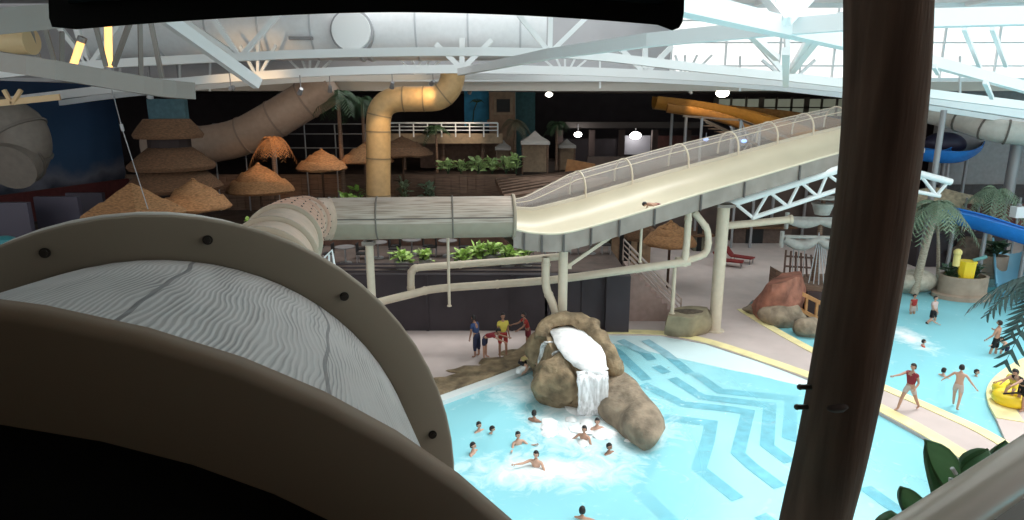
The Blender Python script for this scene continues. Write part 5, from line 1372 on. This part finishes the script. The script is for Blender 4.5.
for k in range(6):
    x = a.x + .3 + (b_.x - a.x - .6) * k / 5; mb = MB(); mb.tube([(x, 32.3, zt), (x, 32.3, zb1)], .07, 6); obj('post', mb, M_wood, t)
# dark cafe tables and chairs scattered on the terrace
def cafe(x, y, rz, label):
    t = thing('cafe_table', label, 'table', (x, y, zt), rz, 'dark cafe tables on the terrace')
    mb = MB(); mb.lathe([(.45, .72), (.45, .76), (.01, .76)], n=16); obj('table_top', mb, mat('table_grey', (.16, .15, .15), .5), t, world=False)
    mb = MB(); mb.tube([(0, 0, .03), (0, 0, .73)], .04, 8); mb.lathe([(.28, 0), (.26, .04), (.03, .05)], n=14); obj('pedestal', mb, M_steel, t, True, world=False)
def chair(x, y, rz, label):
    t = thing('cafe_chair', label, 'chair', (x, y, zt), rz, 'dark chairs on the terrace')
    mb = MB(); mb.box((0, 0, .45), (.44, .44, .05)); obj('seat', mb, M_black, t, world=False)
    mb = MB(); mb.box((0, .2, .72), (.44, .04, .4)); obj('backrest', mb, M_black, t, world=False)
    for sx in (-.19, .19):
        for sy in (-.19, .19):
            mb = MB(); mb.box((sx, sy, .22), (.035, .035, .44)); obj('leg', mb, M_steel, t, world=False)
for k, (u, Y) in enumerate(((345, 28.6), (378, 29.6), (412, 30.2), (448, 30.0), (545, 30), (590, 30.5))):
    x = ay(u, 250, Y).x; cafe(x, Y, 0, 'dark round cafe table on the terrace edge')
    for s, rz in ((-.75, PI / 2), (.75, -PI / 2)): chair(x + s, Y, rz + PI, 'dark cafe chair beside a round table on the terrace edge')
# start tower of the open chute
e0 = secs[-1][5]
t = thing('start_tower', 'steel start platform at the upper end of the open chute, behind the timber pole', 'platform', (e0.x, e0.y, 0))
mb = MB(); mb.box((e0.x + .3, e0.y + .9, e0.z - .35), (2.2, 2.6, .2)); obj('deck', mb, M_steel, t)
for sx in (-.5, .9):
    for sy in (-.1, 1.9):
        mb = MB(); mb.tube([(e0.x + sx, e0.y + sy, 0), (e0.x + sx, e0.y + sy, e0.z - .4)], .12, 10); obj('post', mb, M_steel, t, True)
# ================================================================ PEOPLE
def skin_mesh(name, pts, edges, radii, extra=None, m=None, sub=1):
    me = bpy.data.meshes.new(name + '_cage'); me.from_pydata([tuple(p) for p in pts], edges, [])
    o = bpy.data.objects.new(name + '_cage', me); COL.objects.link(o)
    o.modifiers.new('s', 'SKIN')
    for i, r in enumerate(radii):
        sv = me.skin_vertices[0].data[i]
        sv.radius = r if isinstance(r, tuple) else (r, r); sv.use_root = (i == 0)
    sd = o.modifiers.new('u', 'SUBSURF'); sd.levels = sub; sd.render_levels = sub
    dg = bpy.context.evaluated_depsgraph_get(); ev = o.evaluated_get(dg)
    em = ev.to_mesh(); vs = [v.co.copy() for v in em.vertices]; fs = [tuple(p.vertices) for p in em.polygons]; ev.to_mesh_clear()
    bpy.data.objects.remove(o); bpy.data.meshes.remove(me)
    mb = MB(); mb.add(vs, fs)
    if extra: mb.add(extra.v, extra.f)
    return mb
SKIN = [mat('skin_light', (.56, .34, .25), .5), mat('skin_mid', (.46, .26, .18), .5), mat('skin_tan', (.34, .18, .12), .5)]
HAIR = mat('hair_black', (.012, .010, .010), .5)
def cloth(name, col): return mat('cloth_' + name, col, .8)
def person(label, feet, height=1.7, rz=0.0, skin=1, lean=0.0, hipL=0, hipR=0, kneeL=0, kneeR=0, armL=(0, 8, 10), armR=(0, 8, 10), top=None, bottom=None, head=(0, 0), group=None, hair=HAIR, long_hair=False, lying=None, pelvis_z=None, cap=None):
    """faces -Y at rz 0; arm = (flexion, abduction, elbow bend) in degrees"""
    u = height / 1.75; R = math.radians
    def sag(a): return V((0, -math.sin(a), -math.cos(a)))
    P = V((0, 0, 0)); T = V((0, -math.sin(lean), math.cos(lean)))
    if True:
        waist = P + T * .14 * u; chest = P + T * .34 * u; neckb = P + T * .50 * u
        hl = lean * .5 + R(head[0]); HD = V((math.sin(R(head[1])) * .3, -math.sin(hl), math.cos(hl))).normalized()
        neckt = neckb + HD * .09 * u; hc = neckb + HD * .20 * u
        pts = [P, waist, chest, neckb, neckt]; rad = [(.135 * u, .105 * u), (.125 * u, .09 * u), (.155 * u, .10 * u), (.075 * u, .065 * u), (.052 * u, .052 * u)]
        ed = [(0, 1), (1, 2), (2, 3), (3, 4)]
        limbs = {}
        extra = MB()
        for s, hip, kn, arm, sd in ((-1, hipR, kneeR, armR, 'R'), (1, hipL, kneeL, armL, 'L')):
            hj = P + V((s * .095 * u, 0, -.06 * u)); kj = hj + (sag(R(hip)) + V((s * .06, 0, 0))).normalized() * .42 * u
            aj = kj + sag(R(hip - kn)) * .41 * u; toe = aj + V((s * .02, -.15 * u, -.045 * u)) if kn < 60 else aj + sag(R(hip - kn)) * .13 * u
            b = len(pts); pts += [hj, hj.lerp(kj, .5), kj, kj.lerp(aj, .4), aj, toe]; rad += [.088 * u, .078 * u, .058 * u, .056 * u, .038 * u, .032 * u]
            ed += [(0, b), (b, b + 1), (b + 1, b + 2), (b + 2, b + 3), (b + 3, b + 4), (b + 4, b + 5)]
            limbs['leg' + sd] = (hj, kj, aj, toe)
            sj = neckb - T * .05 * u + V((s * .175 * u, 0, 0)); f, ab, el = (R(x) for x in arm)
            def ad_(fl): return V((s * math.sin(ab), -math.sin(fl) * math.cos(ab), -math.cos(fl) * math.cos(ab)))
            ej = sj + ad_(f) * .29 * u; wj = ej + ad_(f + el) * .25 * u; hd = ad_(f + el); pj = wj + hd * .075 * u
            b = len(pts); pts += [sj, sj.lerp(ej, .5), ej, ej.lerp(wj, .35), wj, pj]; rad += [.058 * u, .047 * u, .040 * u, .040 * u, .026 * u, (.034 * u, .02 * u)]
            ed += [(2, b), (b, b + 1), (b + 1, b + 2), (b + 2, b + 3), (b + 3, b + 4), (b + 4, b + 5)]
            limbs['arm' + sd] = (sj, ej, wj)
            sdv = hd.cross(V((1, 0, 0))); sdv = sdv.normalized() if sdv.length > .1 else V((0, 1, 0)); pal = hd.cross(sdv).normalized()
            for k, L in enumerate((.07, .08, .075, .06)):
                q = pj + sdv * (k - 1.5) * .018 * u + hd * .01 * u
                extra.tube([q, q + hd * L * .5 * u + pal * .004, q + hd * L * .9 * u + pal * .022 * u], [.0085 * u, .008 * u, .006 * u], 5)
            q = wj + hd * .03 * u - sdv * .025 * u; extra.tube([q, q + (hd - sdv * .8).normalized() * .04 * u, q + (hd - sdv * .35).normalized() * .068 * u], [.010 * u, .009 * u, .007 * u], 5)
    # head, face
    X = V((1, 0, 0)); F = HD.cross(X).normalized() * 1.0
    if F.y > 0: F = -F
    yaw = R(head[1]); 
    Rm = Matrix.Rotation(yaw, 3, HD); X = Rm @ X; F = Rm @ F
    hr = .105 * u
    b = len(extra.v); extra.ico(V((0, 0, 0)), 1, 3, 0)
    for i in range(b, len(extra.v)):
        p = extra.v[i]; z = p.z; k = 1 - .22 * max(0, -z); extra.v[i] = hc + X * p.x * hr * .80 * k + F * (-p.y) * hr * .95 * (1 - .12 * max(0, -z)) + HD * z * hr * 1.18
    fc = hc + F * hr * .92
    extra.tube([fc + HD * .02 * u, fc + F * .022 * u - HD * .022 * u, fc - HD * .03 * u], [.008 * u, .014 * u, .008 * u], 6)
    extra.tube([fc - HD * .055 * u - X * .022 * u, fc - HD * .055 * u + F * .006 * u, fc - HD * .055 * u + X * .022 * u], [.004 * u, .008 * u, .004 * u], 6)
    for s in (-1, 1): extra.ico(hc + X * s * hr * .82 - HD * .005 * u, .024 * u, 1, 0, 1, (.5, .8, 1.2))
    body = skin_mesh('body', pts, ed, rad, extra)
    allz = min(p.z for p in body.v); zoff = -allz if pelvis_z is None else pelvis_z
    t = thing('person', label, 'person', feet, rz, group)
    mv = V((0, 0, zoff)); rotm = None
    if lying is not None:
        rotm = Matrix.Rotation(lying, 3, 'X')
    def put(name, mb, m, smooth=True, lab=None):
        mb.v = [(rotm @ p if rotm else p) + mv for p in mb.v]
        o = obj(name, mb, m, t, smooth, world=False); 
        if lab: o['label'] = lab
        return o
    put('body', body, SKIN[skin])
    mb = MB(); mb.ico(V((0, 0, 0)), 1, 3, .05, 3)
    vs = []
    for p in mb.v:
        q = p.copy(); 
        if q.y < -.25 and q.z < .45: q.y = -.25; q *= .9
        if q.z < -.55 and not long_hair: q.z = -.45; q *= .82
        vs.append(hc + X * q.x * hr * .90 + F * (-q.y) * hr * 1.04 + HD * (q.z * hr * (1.24 if q.z > 0 or not long_hair else 2.4)))
    mb.v = vs; put('hair', mb, hair)
    mb = MB()
    for s in (-1, 1): mb.ico(hc + F * hr * .86 + X * s * .034 * u + HD * .012 * u, .011 * u, 1)
    put('eyes', mb, M_black)
    if bottom:
        cm, ln = bottom
        pp = [P + T * .12 * u, P - T * .02 * u]; rr = [(.14 * u, .112 * u), (.152 * u, .122 * u)]; ee = [(0, 1)]
        for sd in 'RL':
            hj, kj, aj, toe = limbs['leg' + sd]; b = len(pp); pp += [hj, hj.lerp(kj, min(1, ln) * .6), hj.lerp(kj, min(1, ln))]; rr += [.102 * u, .096 * u, .092 * u]; ee += [(1, b), (b, b + 1), (b + 1, b + 2)]
            if ln > 1: pp.append(kj.lerp(aj, ln - 1)); rr.append(.06 * u); ee.append((b + 2, b + 3))
        put('shorts' if ln <= 1 else 'trousers', skin_mesh('shorts', pp, ee, rr), cm)
    if top:
        cm, sl = top
        pp = [P + T * .04 * u, waist, chest, P + T * .455 * u]; rr = [(.15 * u, .118 * u), (.142 * u, .108 * u), (.172 * u, .117 * u), (.115 * u, .085 * u)]; ee = [(0, 1), (1, 2), (2, 3)]
        for sd in 'RL':
            sj, ej, wj = limbs['arm' + sd]; b = len(pp); pp += [sj, sj.lerp(ej, min(1, sl))]; rr += [.071 * u, .062 * u]; ee += [(2, b), (b, b + 1)]
            if sl > 1: pp.append(ej.lerp(wj, sl - 1)); rr.append(.045 * u); ee.append((b + 1, b + 2))
        put('shirt', skin_mesh('shirt', pp, ee, rr), cm)
    return t
C = cloth
WZ = -.1
def swimmer(u, v, label, h=1.5, depth=.95, **k):
    """standing or treading in the plunge pool; (u, v) is where the neck meets the water line"""
    p = az(u, v, WZ); kw = dict(skin=0, hipL=10, hipR=-8, kneeL=20, kneeR=15, armL=(35, 35, 40), armR=(30, 40, 50), bottom=(C('navy', (.02, .025, .06)), .8)); kw.update(k)
    t = person(label, (p.x, p.y, WZ - h * depth), h, **kw); return t
swimmer(479, 431, 'upright swimmer at the upper side of the plunge pool, beside one low in the water', rz=.8, depth=.80)
swimmer(486, 433, 'swimmer low in the water leaning off to one side of the upper dark-haired swimmer', rz=1.4, depth=.80, lean=.4, h=1.4)
swimmer(473, 453, 'swimmer turned toward the waterfall, nearest the beige slide flange', rz=1.2, depth=.78, skin=0)
swimmer(518, 444, 'bare-chested swimmer in the middle of the plunge pool with bent arms', rz=.5, depth=.74, skin=0, armL=(50, 30, 70), armR=(50, 30, 70))
swimmer(534, 421, 'swimmer facing away in the churned water nearest the cascade side falls', rz=2.6, depth=.76, skin=2)
swimmer(536, 466, 'swimmer raising the shoulders out of the foam in the open middle water', rz=-.4, depth=.70, skin=0, armR=(80, 40, 20))
swimmer(584, 440, 'swimmer in the foam with one arm lowered, beside the swimmer closest to the front fall', rz=-.6, depth=.70, skin=1)
swimmer(597, 431, 'swimmer closest to the front fall of the waterfall', rz=.2, depth=.72, skin=0)
swimmer(609, 453, 'lone swimmer low in the foam beside the rock ridge', rz=.7, depth=.80, skin=2)
swimmer(582, 518, 'swimmer nearest the camera at the bottom edge with an arm stretched sideways', rz=2.9, depth=.80, skin=1, armR=(20, 80, 10))
swimmer(623, 391, 'child with black hair peeking over the rock ridge from the striped beach', h=1.2, depth=.45, rz=2.4, skin=2)
# deck
p = az(503, 357, 0)
person('lifeguard in yellow top and red shorts standing by the dark wall', p, 1.75, .35, 2, armL=(-5, 6, 25), armR=(10, 8, 20), top=(C('yellow', (.62, .50, .09)), .55), bottom=(C('red', (.36, .035, .03)), .85), hipL=3, hipR=-3)
p = az(485, 358, 0)
person('person bending over in red top beside the yellow-topped lifeguard', p, 1.6, 1.25, 1, lean=1.25, armL=(70, 6, 10), armR=(65, 6, 10), top=(C('darkred', (.25, .025, .035)), .5), bottom=(C('navy', (.02, .025, .06)), .8))
p = az(477, 357, 0)
person('person in dark blue clothes behind the bending red-topped person', p, 1.65, -2.2, 2, lean=.25, armR=(35, 10, 20), top=(C('blue', (.03, .06, .16)), .6), bottom=(C('navy', (.02, .025, .06)), 1.5))
p = az(528, 350, 0)
person('person in red leaning against the back of the waterfall rock', p, 1.6, -1.2, 2, lean=.35, armL=(40, 10, 30), armR=(50, 10, 30), top=(C('red', (.36, .035, .03)), .55), bottom=(C('maroon', (.16, .02, .03)), .8))
p = az(521, 374, .02)
person('person in pale yellow top crouching at the pool coping by the waterfall rock', p, 1.5, 1.0, 0, lean=.9, hipL=75, hipR=80, kneeL=110, kneeR=115, armL=(60, 10, 10), armR=(70, 10, 10), top=(C('paleyellow', (.55, .43, .18)), .5), bottom=(C('black', (.01, .01, .012)), .7))
t = thing('white_hand_pipe', 'curved white grab pipe from the coping up to the waterfall rock', 'pipe', az(522, 363, .1))
mb = MB(); P = smoothpath([az(519, 371, .25), az(530, 364, .45), az(537, 352, .9), az(540, 346, 1.15)], 5); mb.tube(P, .085, 8); obj('tube', mb, M_white, t, True)
mb = MB(); mb.ico(P[0], .12, 2); mb.ico(P[-1], .12, 2); obj_each('end_cap', mb, M_white, t, True)
# rider on the chute
i = min(range(nC), key=lambda k: abs((secs[k][5] - CAM).normalized().dot(ray(652, 201).normalized()) - 1))
q = secs[i][5].copy()
person('rider lying back on the cream chute, sliding down', (q.x, q.y, q.z + .14), 1.4, .0, 1, lying=PI / 2 * .92, pelvis_z=0.0, armL=(20, 40, 30), armR=(20, 40, 30), hipL=12, hipR=8, bottom=(C('maroon', (.16, .02, .03)), .8)).rotation_euler[2] = math.atan2((secs[i - 2][5] - secs[i + 2][5]).y, (secs[i - 2][5] - secs[i + 2][5]).x) + PI / 2
# walkway and lagoon pool
p = az(907, 410, 0.0)
person('person striding along the walkway in a red top, arm stretched out', p, 1.62, -1.15, 1, hipL=-26, kneeL=8, hipR=26, kneeR=6, armL=(-10, 10, 70), armR=(75, 10, 10), top=(C('darkred', (.25, .025, .035)), .4), bottom=(C('pale', (.5, .42, .38)), .6))
p = az(955, 408, -.06)
person('bare-backed child with arms apart walking into the lagoon pool by the yellow edge', p, 1.5, 2.3, 0, hipL=18, hipR=-16, kneeL=5, kneeR=8, armL=(10, 40, 10), armR=(10, 35, 10), bottom=(C('pale', (.5, .42, .38)), .55))
p = az(931, 328, -.45)
person('bather in a pale top and black shorts wading near the round planter', p, 1.5, .4, 0, hipL=10, kneeL=15, top=(C('palepink', (.62, .48, .46)), .5), bottom=(C('black', (.01, .01, .012)), .8), armR=(30, 15, 40))
p = az(925, 332, -.5)
person('small child crouching in the shallow water beside the pale-topped bather', p, 1.0, 1.4, 0, lean=.8, hipL=60, hipR=60, kneeL=90, kneeR=90, armL=(50, 10, 20), armR=(50, 10, 20), bottom=(C('black', (.01, .01, .012)), .8))
p = az(993, 360, -.35)
person('bather standing knee-deep in black shorts under the close palm', p, 1.62, -2.6, 1, armR=(30, 30, 60), armL=(10, 20, 30), bottom=(C('black', (.01, .01, .012)), .9), hipL=10)
p = az(1004, 360, -.35)
person('child bending in the water beside the bather in black shorts', p, 1.25, -1.2, 0, lean=1.0, hipL=30, hipR=30, kneeL=50, kneeR=50, armL=(60, 10, 10), armR=(60, 10, 10), bottom=(C('navy', (.02, .025, .06)), .8))
def dipper(u, v, label, h, depth, **k):
    p = az(u, v, WZ); kw = dict(skin=0, armL=(40, 40, 30), armR=(30, 40, 40), bottom=(C('navy', (.02, .025, .06)), .8)); kw.update(k); return person(label, (p.x, p.y, WZ - h * depth), h, **kw)
dipper(943, 376, 'swimmer with dark hair low in the lagoon pool, nearer the bare-backed child', 1.5, .80, rz=1.8, armR=(10, 75, 10))
dipper(976, 376, 'lone dark-haired swimmer in the lagoon pool between the bare-backed child and the yellow float', 1.5, .84, rz=.5)
dipper(923, 346, 'swimmer in an orange-red top floating in the middle of the lagoon pool', 1.35, .80, rz=1.2, top=(C('coral', (.6, .13, .08)), .5))
p = az(911, 322, -.5)
person('child in a red top standing in pale foam right beside the timber pole', p, 1.35, .2, 1, top=(C('red', (.36, .035, .03)), .4), bottom=(C('pale', (.5, .42, .38)), .6), cap=None)
# yellow float with two riders on the island edge
fl = thing('yellow_float', 'yellow inflatable double ring float on the island edge', 'float', az(1010, 407, 0))
p = az(1009, 404, .0)
for k, (dx, dy, dz) in enumerate(((.05, 0, .2), (.5, .6, .22))):
    mb = MB(); c_ = p + V((dx, dy, dz)); mb.tube([c_ + V((.36 * math.cos(a), .34 * math.sin(a), 0)) for a in [2 * PI * j / 20 for j in range(20)]], .2, 10, closed=True); obj('ring', mb, M_yellow, fl, True)
mb = MB(); mb.tube([p + V((-.5, -.3, .5)), p + V((-.2, -.45, .6)), p + V((.1, -.35, .5))], .03, 6); obj('handle', mb, M_black, fl, True)
person('child in yellow sitting on the inflatable float', (p.x + .1, p.y + .1, .12), 1.3, -.9, 1, lean=.3, hipL=80, hipR=75, kneeL=70, kneeR=60, armL=(40, 20, 20), armR=(50, 10, 20), top=(C('yellow', (.62, .50, .09)), .6), bottom=(C('yellow2', (.7, .55, .05)), .8))
q = az(1020, 410, 0)
person('person in black swimwear bending over the yellow inflatable float', q, 1.6, -1.4, 1, lean=.9, armL=(70, 10, 10), armR=(60, 10, 10), top=(C('black', (.01, .01, .012)), .3), bottom=(C('black', (.01, .01, .012)), .9), hipL=10, kneeL=15)
# tables and lounging furniture silhouettes on the terrace (dark)
# ================================================================ FOREGROUND
# timber pole of the tower the picture is taken from
t = thing('timber_pole', 'thick dark brown timber pole standing close to the camera, crossing the whole hall', 'pole', (0, 0, 0))
YPOLE = 2.7
cl = [(850, -160), (888, 0), (884, 110), (870, 230), (849, 360), (832, 450), (815, 520), (797, 600)]
pts = [ay(888 if v < 0 else u, v, YPOLE) for u, v in cl]
low = pts[-1] + (pts[-1] - pts[-2]).normalized() * .1
P = smoothpath(pts, 5); ext_ = V((P[-1].x - .16, P[-1].y, 0)); P = [V((P[0].x + .01, P[0].y, 12.27))] + [q for q in P if q.z < 12.1] + [P[-1].lerp(ext_, k / 6) for k in range(1, 7)]
t.location = ext_
rr_ = [.152] * len(P)
mb = MB(); mb.tube(P, rr_, 28); mb.v = [p + V((noise.noise(V((p.x * 4, p.y * 4, p.z * .9))), 0, 0)) * .010 for p in mb.v]; obj('shaft', mb, M_pole, t, True)
for (u, v) in ((800, 387), (797, 407)):
    q = ay(u, v, YPOLE); mb = MB(); mb.tube([q + V((.07, 0, 0)), q + V((-.006, 0, 0))], .012, 10); mb.ico(q, .014, 2); obj('bolt', mb, M_screw, t, True)
for (u, v) in ((838, 408),):
    q = ay(u, v, YPOLE - .175); mb = MB(); mb.ico(q, .034, 2, .2, 2, (1.4, .35, .6)); obj('knot', mb, mat('knot_dark', (.03, .017, .012), .9), t, True)
# hanging display overhead
t = thing('hanging_display', 'black hanging display screen overhead, only its lower bezel in view', 'screen', ad(370, 0, .95))
D = .95
n = 24; fr_ = []; 
def edge(u): return 12.3 + 17.5 * abs((u - 390) / 318) ** (1.6 if u < 390 else 1.9)
outer = []
for k in range(n + 1):
    u = 50 + (684 - 50) * k / n; outer.append((u, edge(u)))
outer[0] = (52, 27); outer[-1] = (672, 30.5); outer.insert(0, (49, 18)); outer += [(679, 28), (682.5, 22), (684, 12)]
outer = outer + [(690, -230), (40, -230)]
F = [ad(u, v, D) for u, v in outer]
nb = ray(512, 260).normalized()
mb = MB(); m_ = len(F); back = [ad(u, v - 3, D + .05) for u, v in outer]
mb.add(F + back, [tuple(range(m_ - 1, -1, -1)), tuple(range(m_, 2 * m_))] + [(i, (i + 1) % m_, m_ + (i + 1) % m_, m_ + i) for i in range(m_)])
obj('bezel', mb, mat('bezel_black', (.0045, .0045, .006), .35), t)
S = [ad(u, v, D - .004) for u, v in [(68, 3), (120, 0), (367, -5), (600, 0), (664, 4), (668, -212), (60, -212)]]
mb = MB(); k = len(S); bk = [p + nb * .006 for p in S]; mb.add(S + bk, [tuple(range(k - 1, -1, -1)), tuple(range(k, 2 * k))] + [(i, (i + 1) % k, k + (i + 1) % k, k + i) for i in range(k)])
obj('screen', mb, mat('screen_glass', (.01, .02, .024), .25, spec=.3), t)
mb = MB(); a = ad(367, -225, D + .04); mb.tube([a, a + V((0, 0, .9))], .03, 10); obj('ceiling_arm', mb, M_black, t, True)
# white rolled-edge flume rim at the lower right
t = thing('fibreglass_flume', 'pale rolled fibreglass rim of a flume running diagonally across the lower corner', 'flume rim', ad(1000, 480, 1.2))
a = ad(860, 575, 1.06); b_ = ad(1090, 420, 1.38)
dirr = (b_ - a).normalized()
mb = MB(); mb.tube([a.lerp(b_, k / 10) for k in range(11)], .043, 24); obj('rolled_edge', mb, mat('gelcoat_grey', (.62, .54, .44), .28), t, True)
dn = V((.42, -.15, -.9)).normalized()
mb = MB(); e0, e1 = a + dn * .02 + V((.015, -.01, 0)), b_ + dn * .02 + V((.015, -.01, 0)); sdv = dirr.cross(dn).normalized() * .012
mb.add([e0 - sdv, e1 - sdv, e1 + dn * .5 - sdv, e0 + dn * .5 - sdv, e0 + sdv, e1 + sdv, e1 + dn * .5 + sdv, e0 + dn * .5 + sdv], [(0, 1, 2, 3), (7, 6, 5, 4), (0, 4, 5, 1), (1, 5, 6, 2), (2, 6, 7, 3), (3, 7, 4, 0)])
obj('side_wall', mb, mat('gelcoat_taupe', (.27, .20, .155), .5), t)
# broad-leaved plant behind the rim
pl_ = thing('rubber_plant', 'broad-leaved dark green plant behind the pale flume rim', 'plant', ad(950, 560, 1.75))
M_broad = mat('broad_leaf', (.16, .24, .16), .45, var=.45, scale=14, bump=.2)
_nt = M_broad.node_tree; _tl = _nt.nodes.new('ShaderNodeBsdfTranslucent'); _tl.inputs[0].default_value = (.34, .52, .32, 1); _mx = _nt.nodes.new('ShaderNodeMixShader'); _mx.inputs[0].default_value = .5
_nt.links.new(_nt.nodes['Principled BSDF'].outputs[0], _mx.inputs[1]); _nt.links.new(_tl.outputs[0], _mx.inputs[2]); _nt.links.new(_mx.outputs[0], _nt.nodes['Material Output'].inputs[0])
M_mid = mat('midrib_pale', (.20, .30, .18), .5)
M_stem = mat('stem_pale', (.55, .58, .5), .5)
def broad(outl, outr, dist, ddl, ddr, nm='leaf'):
    """leaf from base to tip: two halves folded along the midrib; outl/outr are rim points, first=base last=tip"""
    n = 9
    def res(pts, dd):
        Q = smoothpath([ad(u, v, dist + d_) for (u, v), d_ in zip(pts, dd)], 6); out = []
        for k in range(n + 1): out.append(Q[int(round(k / n * (len(Q) - 1)))])
        return out
    Lf, Rt = res(outl, ddl), res(outr, ddr)
    base, tip = Lf[0], Lf[-1]
    mid = [base.lerp(tip, k / n) + (V((0, 0, 1)) * .0 - nb * -.035) * math.sin(PI * k / n) for k in range(n + 1)]
    mb = MB()
    rings = []
    for k in range(n + 1):
        row = []
        for j in range(4): row.append(Lf[k].lerp(mid[k], j / 4))
        row.append(mid[k])
        for j in range(1, 5): row.append(mid[k].lerp(Rt[k], j / 4))
        for j in (1, 2, 3, 5, 6, 7): row[j] = row[j] - nb * .012 * math.sin(PI * k / n)
        rings.append(row)
    mb.sweep(rings); o = obj(nm, mb, M_broad, pl_, True)
    md = o.modifiers.new('thick', 'SOLIDIFY'); md.thickness = .004
    mb = MB(); mb.tube([p - nb * .004 for p in mid], [.006 * (1.15 - k / n) for k in range(n + 1)], 6); obj('midrib', mb, M_mid, o, True)
    return base
bs = []
bs.append(broad([(954, 503), (934, 498), (927, 478), (923, 455), (925, 440)], [(954, 503), (961, 480), (958, 460), (944, 446), (925, 440)], 1.78, (0, .0, .02, .03, 0), (0, -.03, -.05, -.04, 0)))
bs.append(broad([(950, 492), (955, 470), (961, 455), (975, 448), (988, 449)], [(950, 492), (972, 482), (988, 472), (991, 458), (988, 449)], 1.9, (0, .02, .03, .02, 0), (0, -.03, -.04, -.03, 0)))
bs.append(broad([(912, 524), (903, 512), (899, 500), (900, 490), (901, 487)], [(912, 524), (926, 512), (924, 500), (912, 490), (901, 487)], 1.72, (0, .01, .02, .01, 0), (0, -.02, -.03, -.02, 0)))
bs.append(broad([(912, 536), (895, 512), (885, 512), (876, 518), (870, 528)], [(912, 536), (905, 545), (890, 545), (878, 538), (870, 528)], 1.68, (0, .01, .02, .01, 0), (0, -.02, -.03, -.02, 0)))
bs.append(broad([(985, 476), (990, 460), (994, 450), (1000, 443), (1006, 441)], [(985, 476), (1004, 466), (1012, 456), (1012, 446), (1006, 441)], 2.0, (0, .01, .02, .01, 0), (0, -.02, -.03, -.02, 0)))
bs.append(broad([(1000, 470), (1008, 448), (1018, 438), (1030, 431), (1045, 430)], [(1000, 470), (1022, 470), (1040, 458), (1048, 442), (1045, 430)], 2.1, (0, .01, .02, .01, 0), (0, -.02, -.03, -.02, 0)))
root_ = ad(960, 640, 2.0)
for q in bs:
    mb = MB(); mb.tube(smoothpath([q, q.lerp(root_, .35) + V((0, 0, -.03)), root_], 4), .008, 6); obj('stem', mb, M_stem, pl_, True)
for a_, b2 in (((952, 468), (956, 474)), ((951, 478), (951, 486))):
    mb = MB(); mb.tube([ad(*a_, 1.70), ad(*b2, 1.70)], .006, 6); obj('bud', mb, M_foam, pl_, True)
mb = MB(); mb.lathe([(.10, 0), (.15, .25), (.155, .25), (.13, .23)], root_ - V((0, 0, .25)), 16); obj('pot', mb, pots, pl_, True)
for k_ in (.25, .6):
    q = a.lerp(b_, k_) + dn * .48; mb = MB(); mb.tube([q, (q.x, q.y, 7.55)], .03, 8); obj('support', mb, M_steel, bpy.data.objects['fibreglass_flume'], True)
tw = MB(); tw.box((.75, 1.0, 7.45), (5.5, 2.45, .2)); obj('floor_tower', tw, M_wood, kind='structure')
# unseen tower roof, walls and deck, added to shade the near flange
tw = MB(); tw.box((0.2, -1.6, 12.4), (9, 8.9, .25)); obj('ceiling_shade', tw, mat('shade_boards', (.10, .07, .05), .8, var=.2), kind='structure')
tw = MB(); tw.box((0.2, -4.9, 9.5), (9, .2, 6)); tw.box((-4.3, -2.6, 9.5), (.2, 4.8, 6)); tw.box((4.7, -2.6, 9.5), (.2, 4.8, 6)); tw.box((.2, -2.6, 7.4), (9, 4.8, .2)); obj('wall_shade', tw, MATS['shade_boards'], kind='structure')

# ================================================================ LIGHT
w = bpy.data.worlds.new('world'); sc.world = w; w.use_nodes = True
bg = w.node_tree.nodes['Background']; bg.inputs[0].default_value = (1.0, .975, .95, 1); bg.inputs[1].default_value = 1.45
sun = bpy.data.lights.new('daylight', 'SUN'); sun.energy = 5.6; sun.angle = math.radians(30); sun.color = (1, .96, .91)
so = bpy.data.objects.new('daylight', sun); COL.objects.link(so); so.location = (10, 20, 30)
so.rotation_euler = (math.radians(-12), math.radians(24), 0)
sc.view_settings.view_transform = 'Standard'; sc.view_settings.look = 'None'; sc.view_settings.gamma = 1; sc.view_settings.exposure = 0.0
sc.view_settings.use_curve_mapping = False
cy = sc.cycles
cy.use_denoising = True
cy.max_bounces = 8; cy.diffuse_bounces = 4; cy.glossy_bounces = 3; cy.transmission_bounces = 4; cy.transparent_max_bounces = 16
cy.sample_clamp_indirect = 6
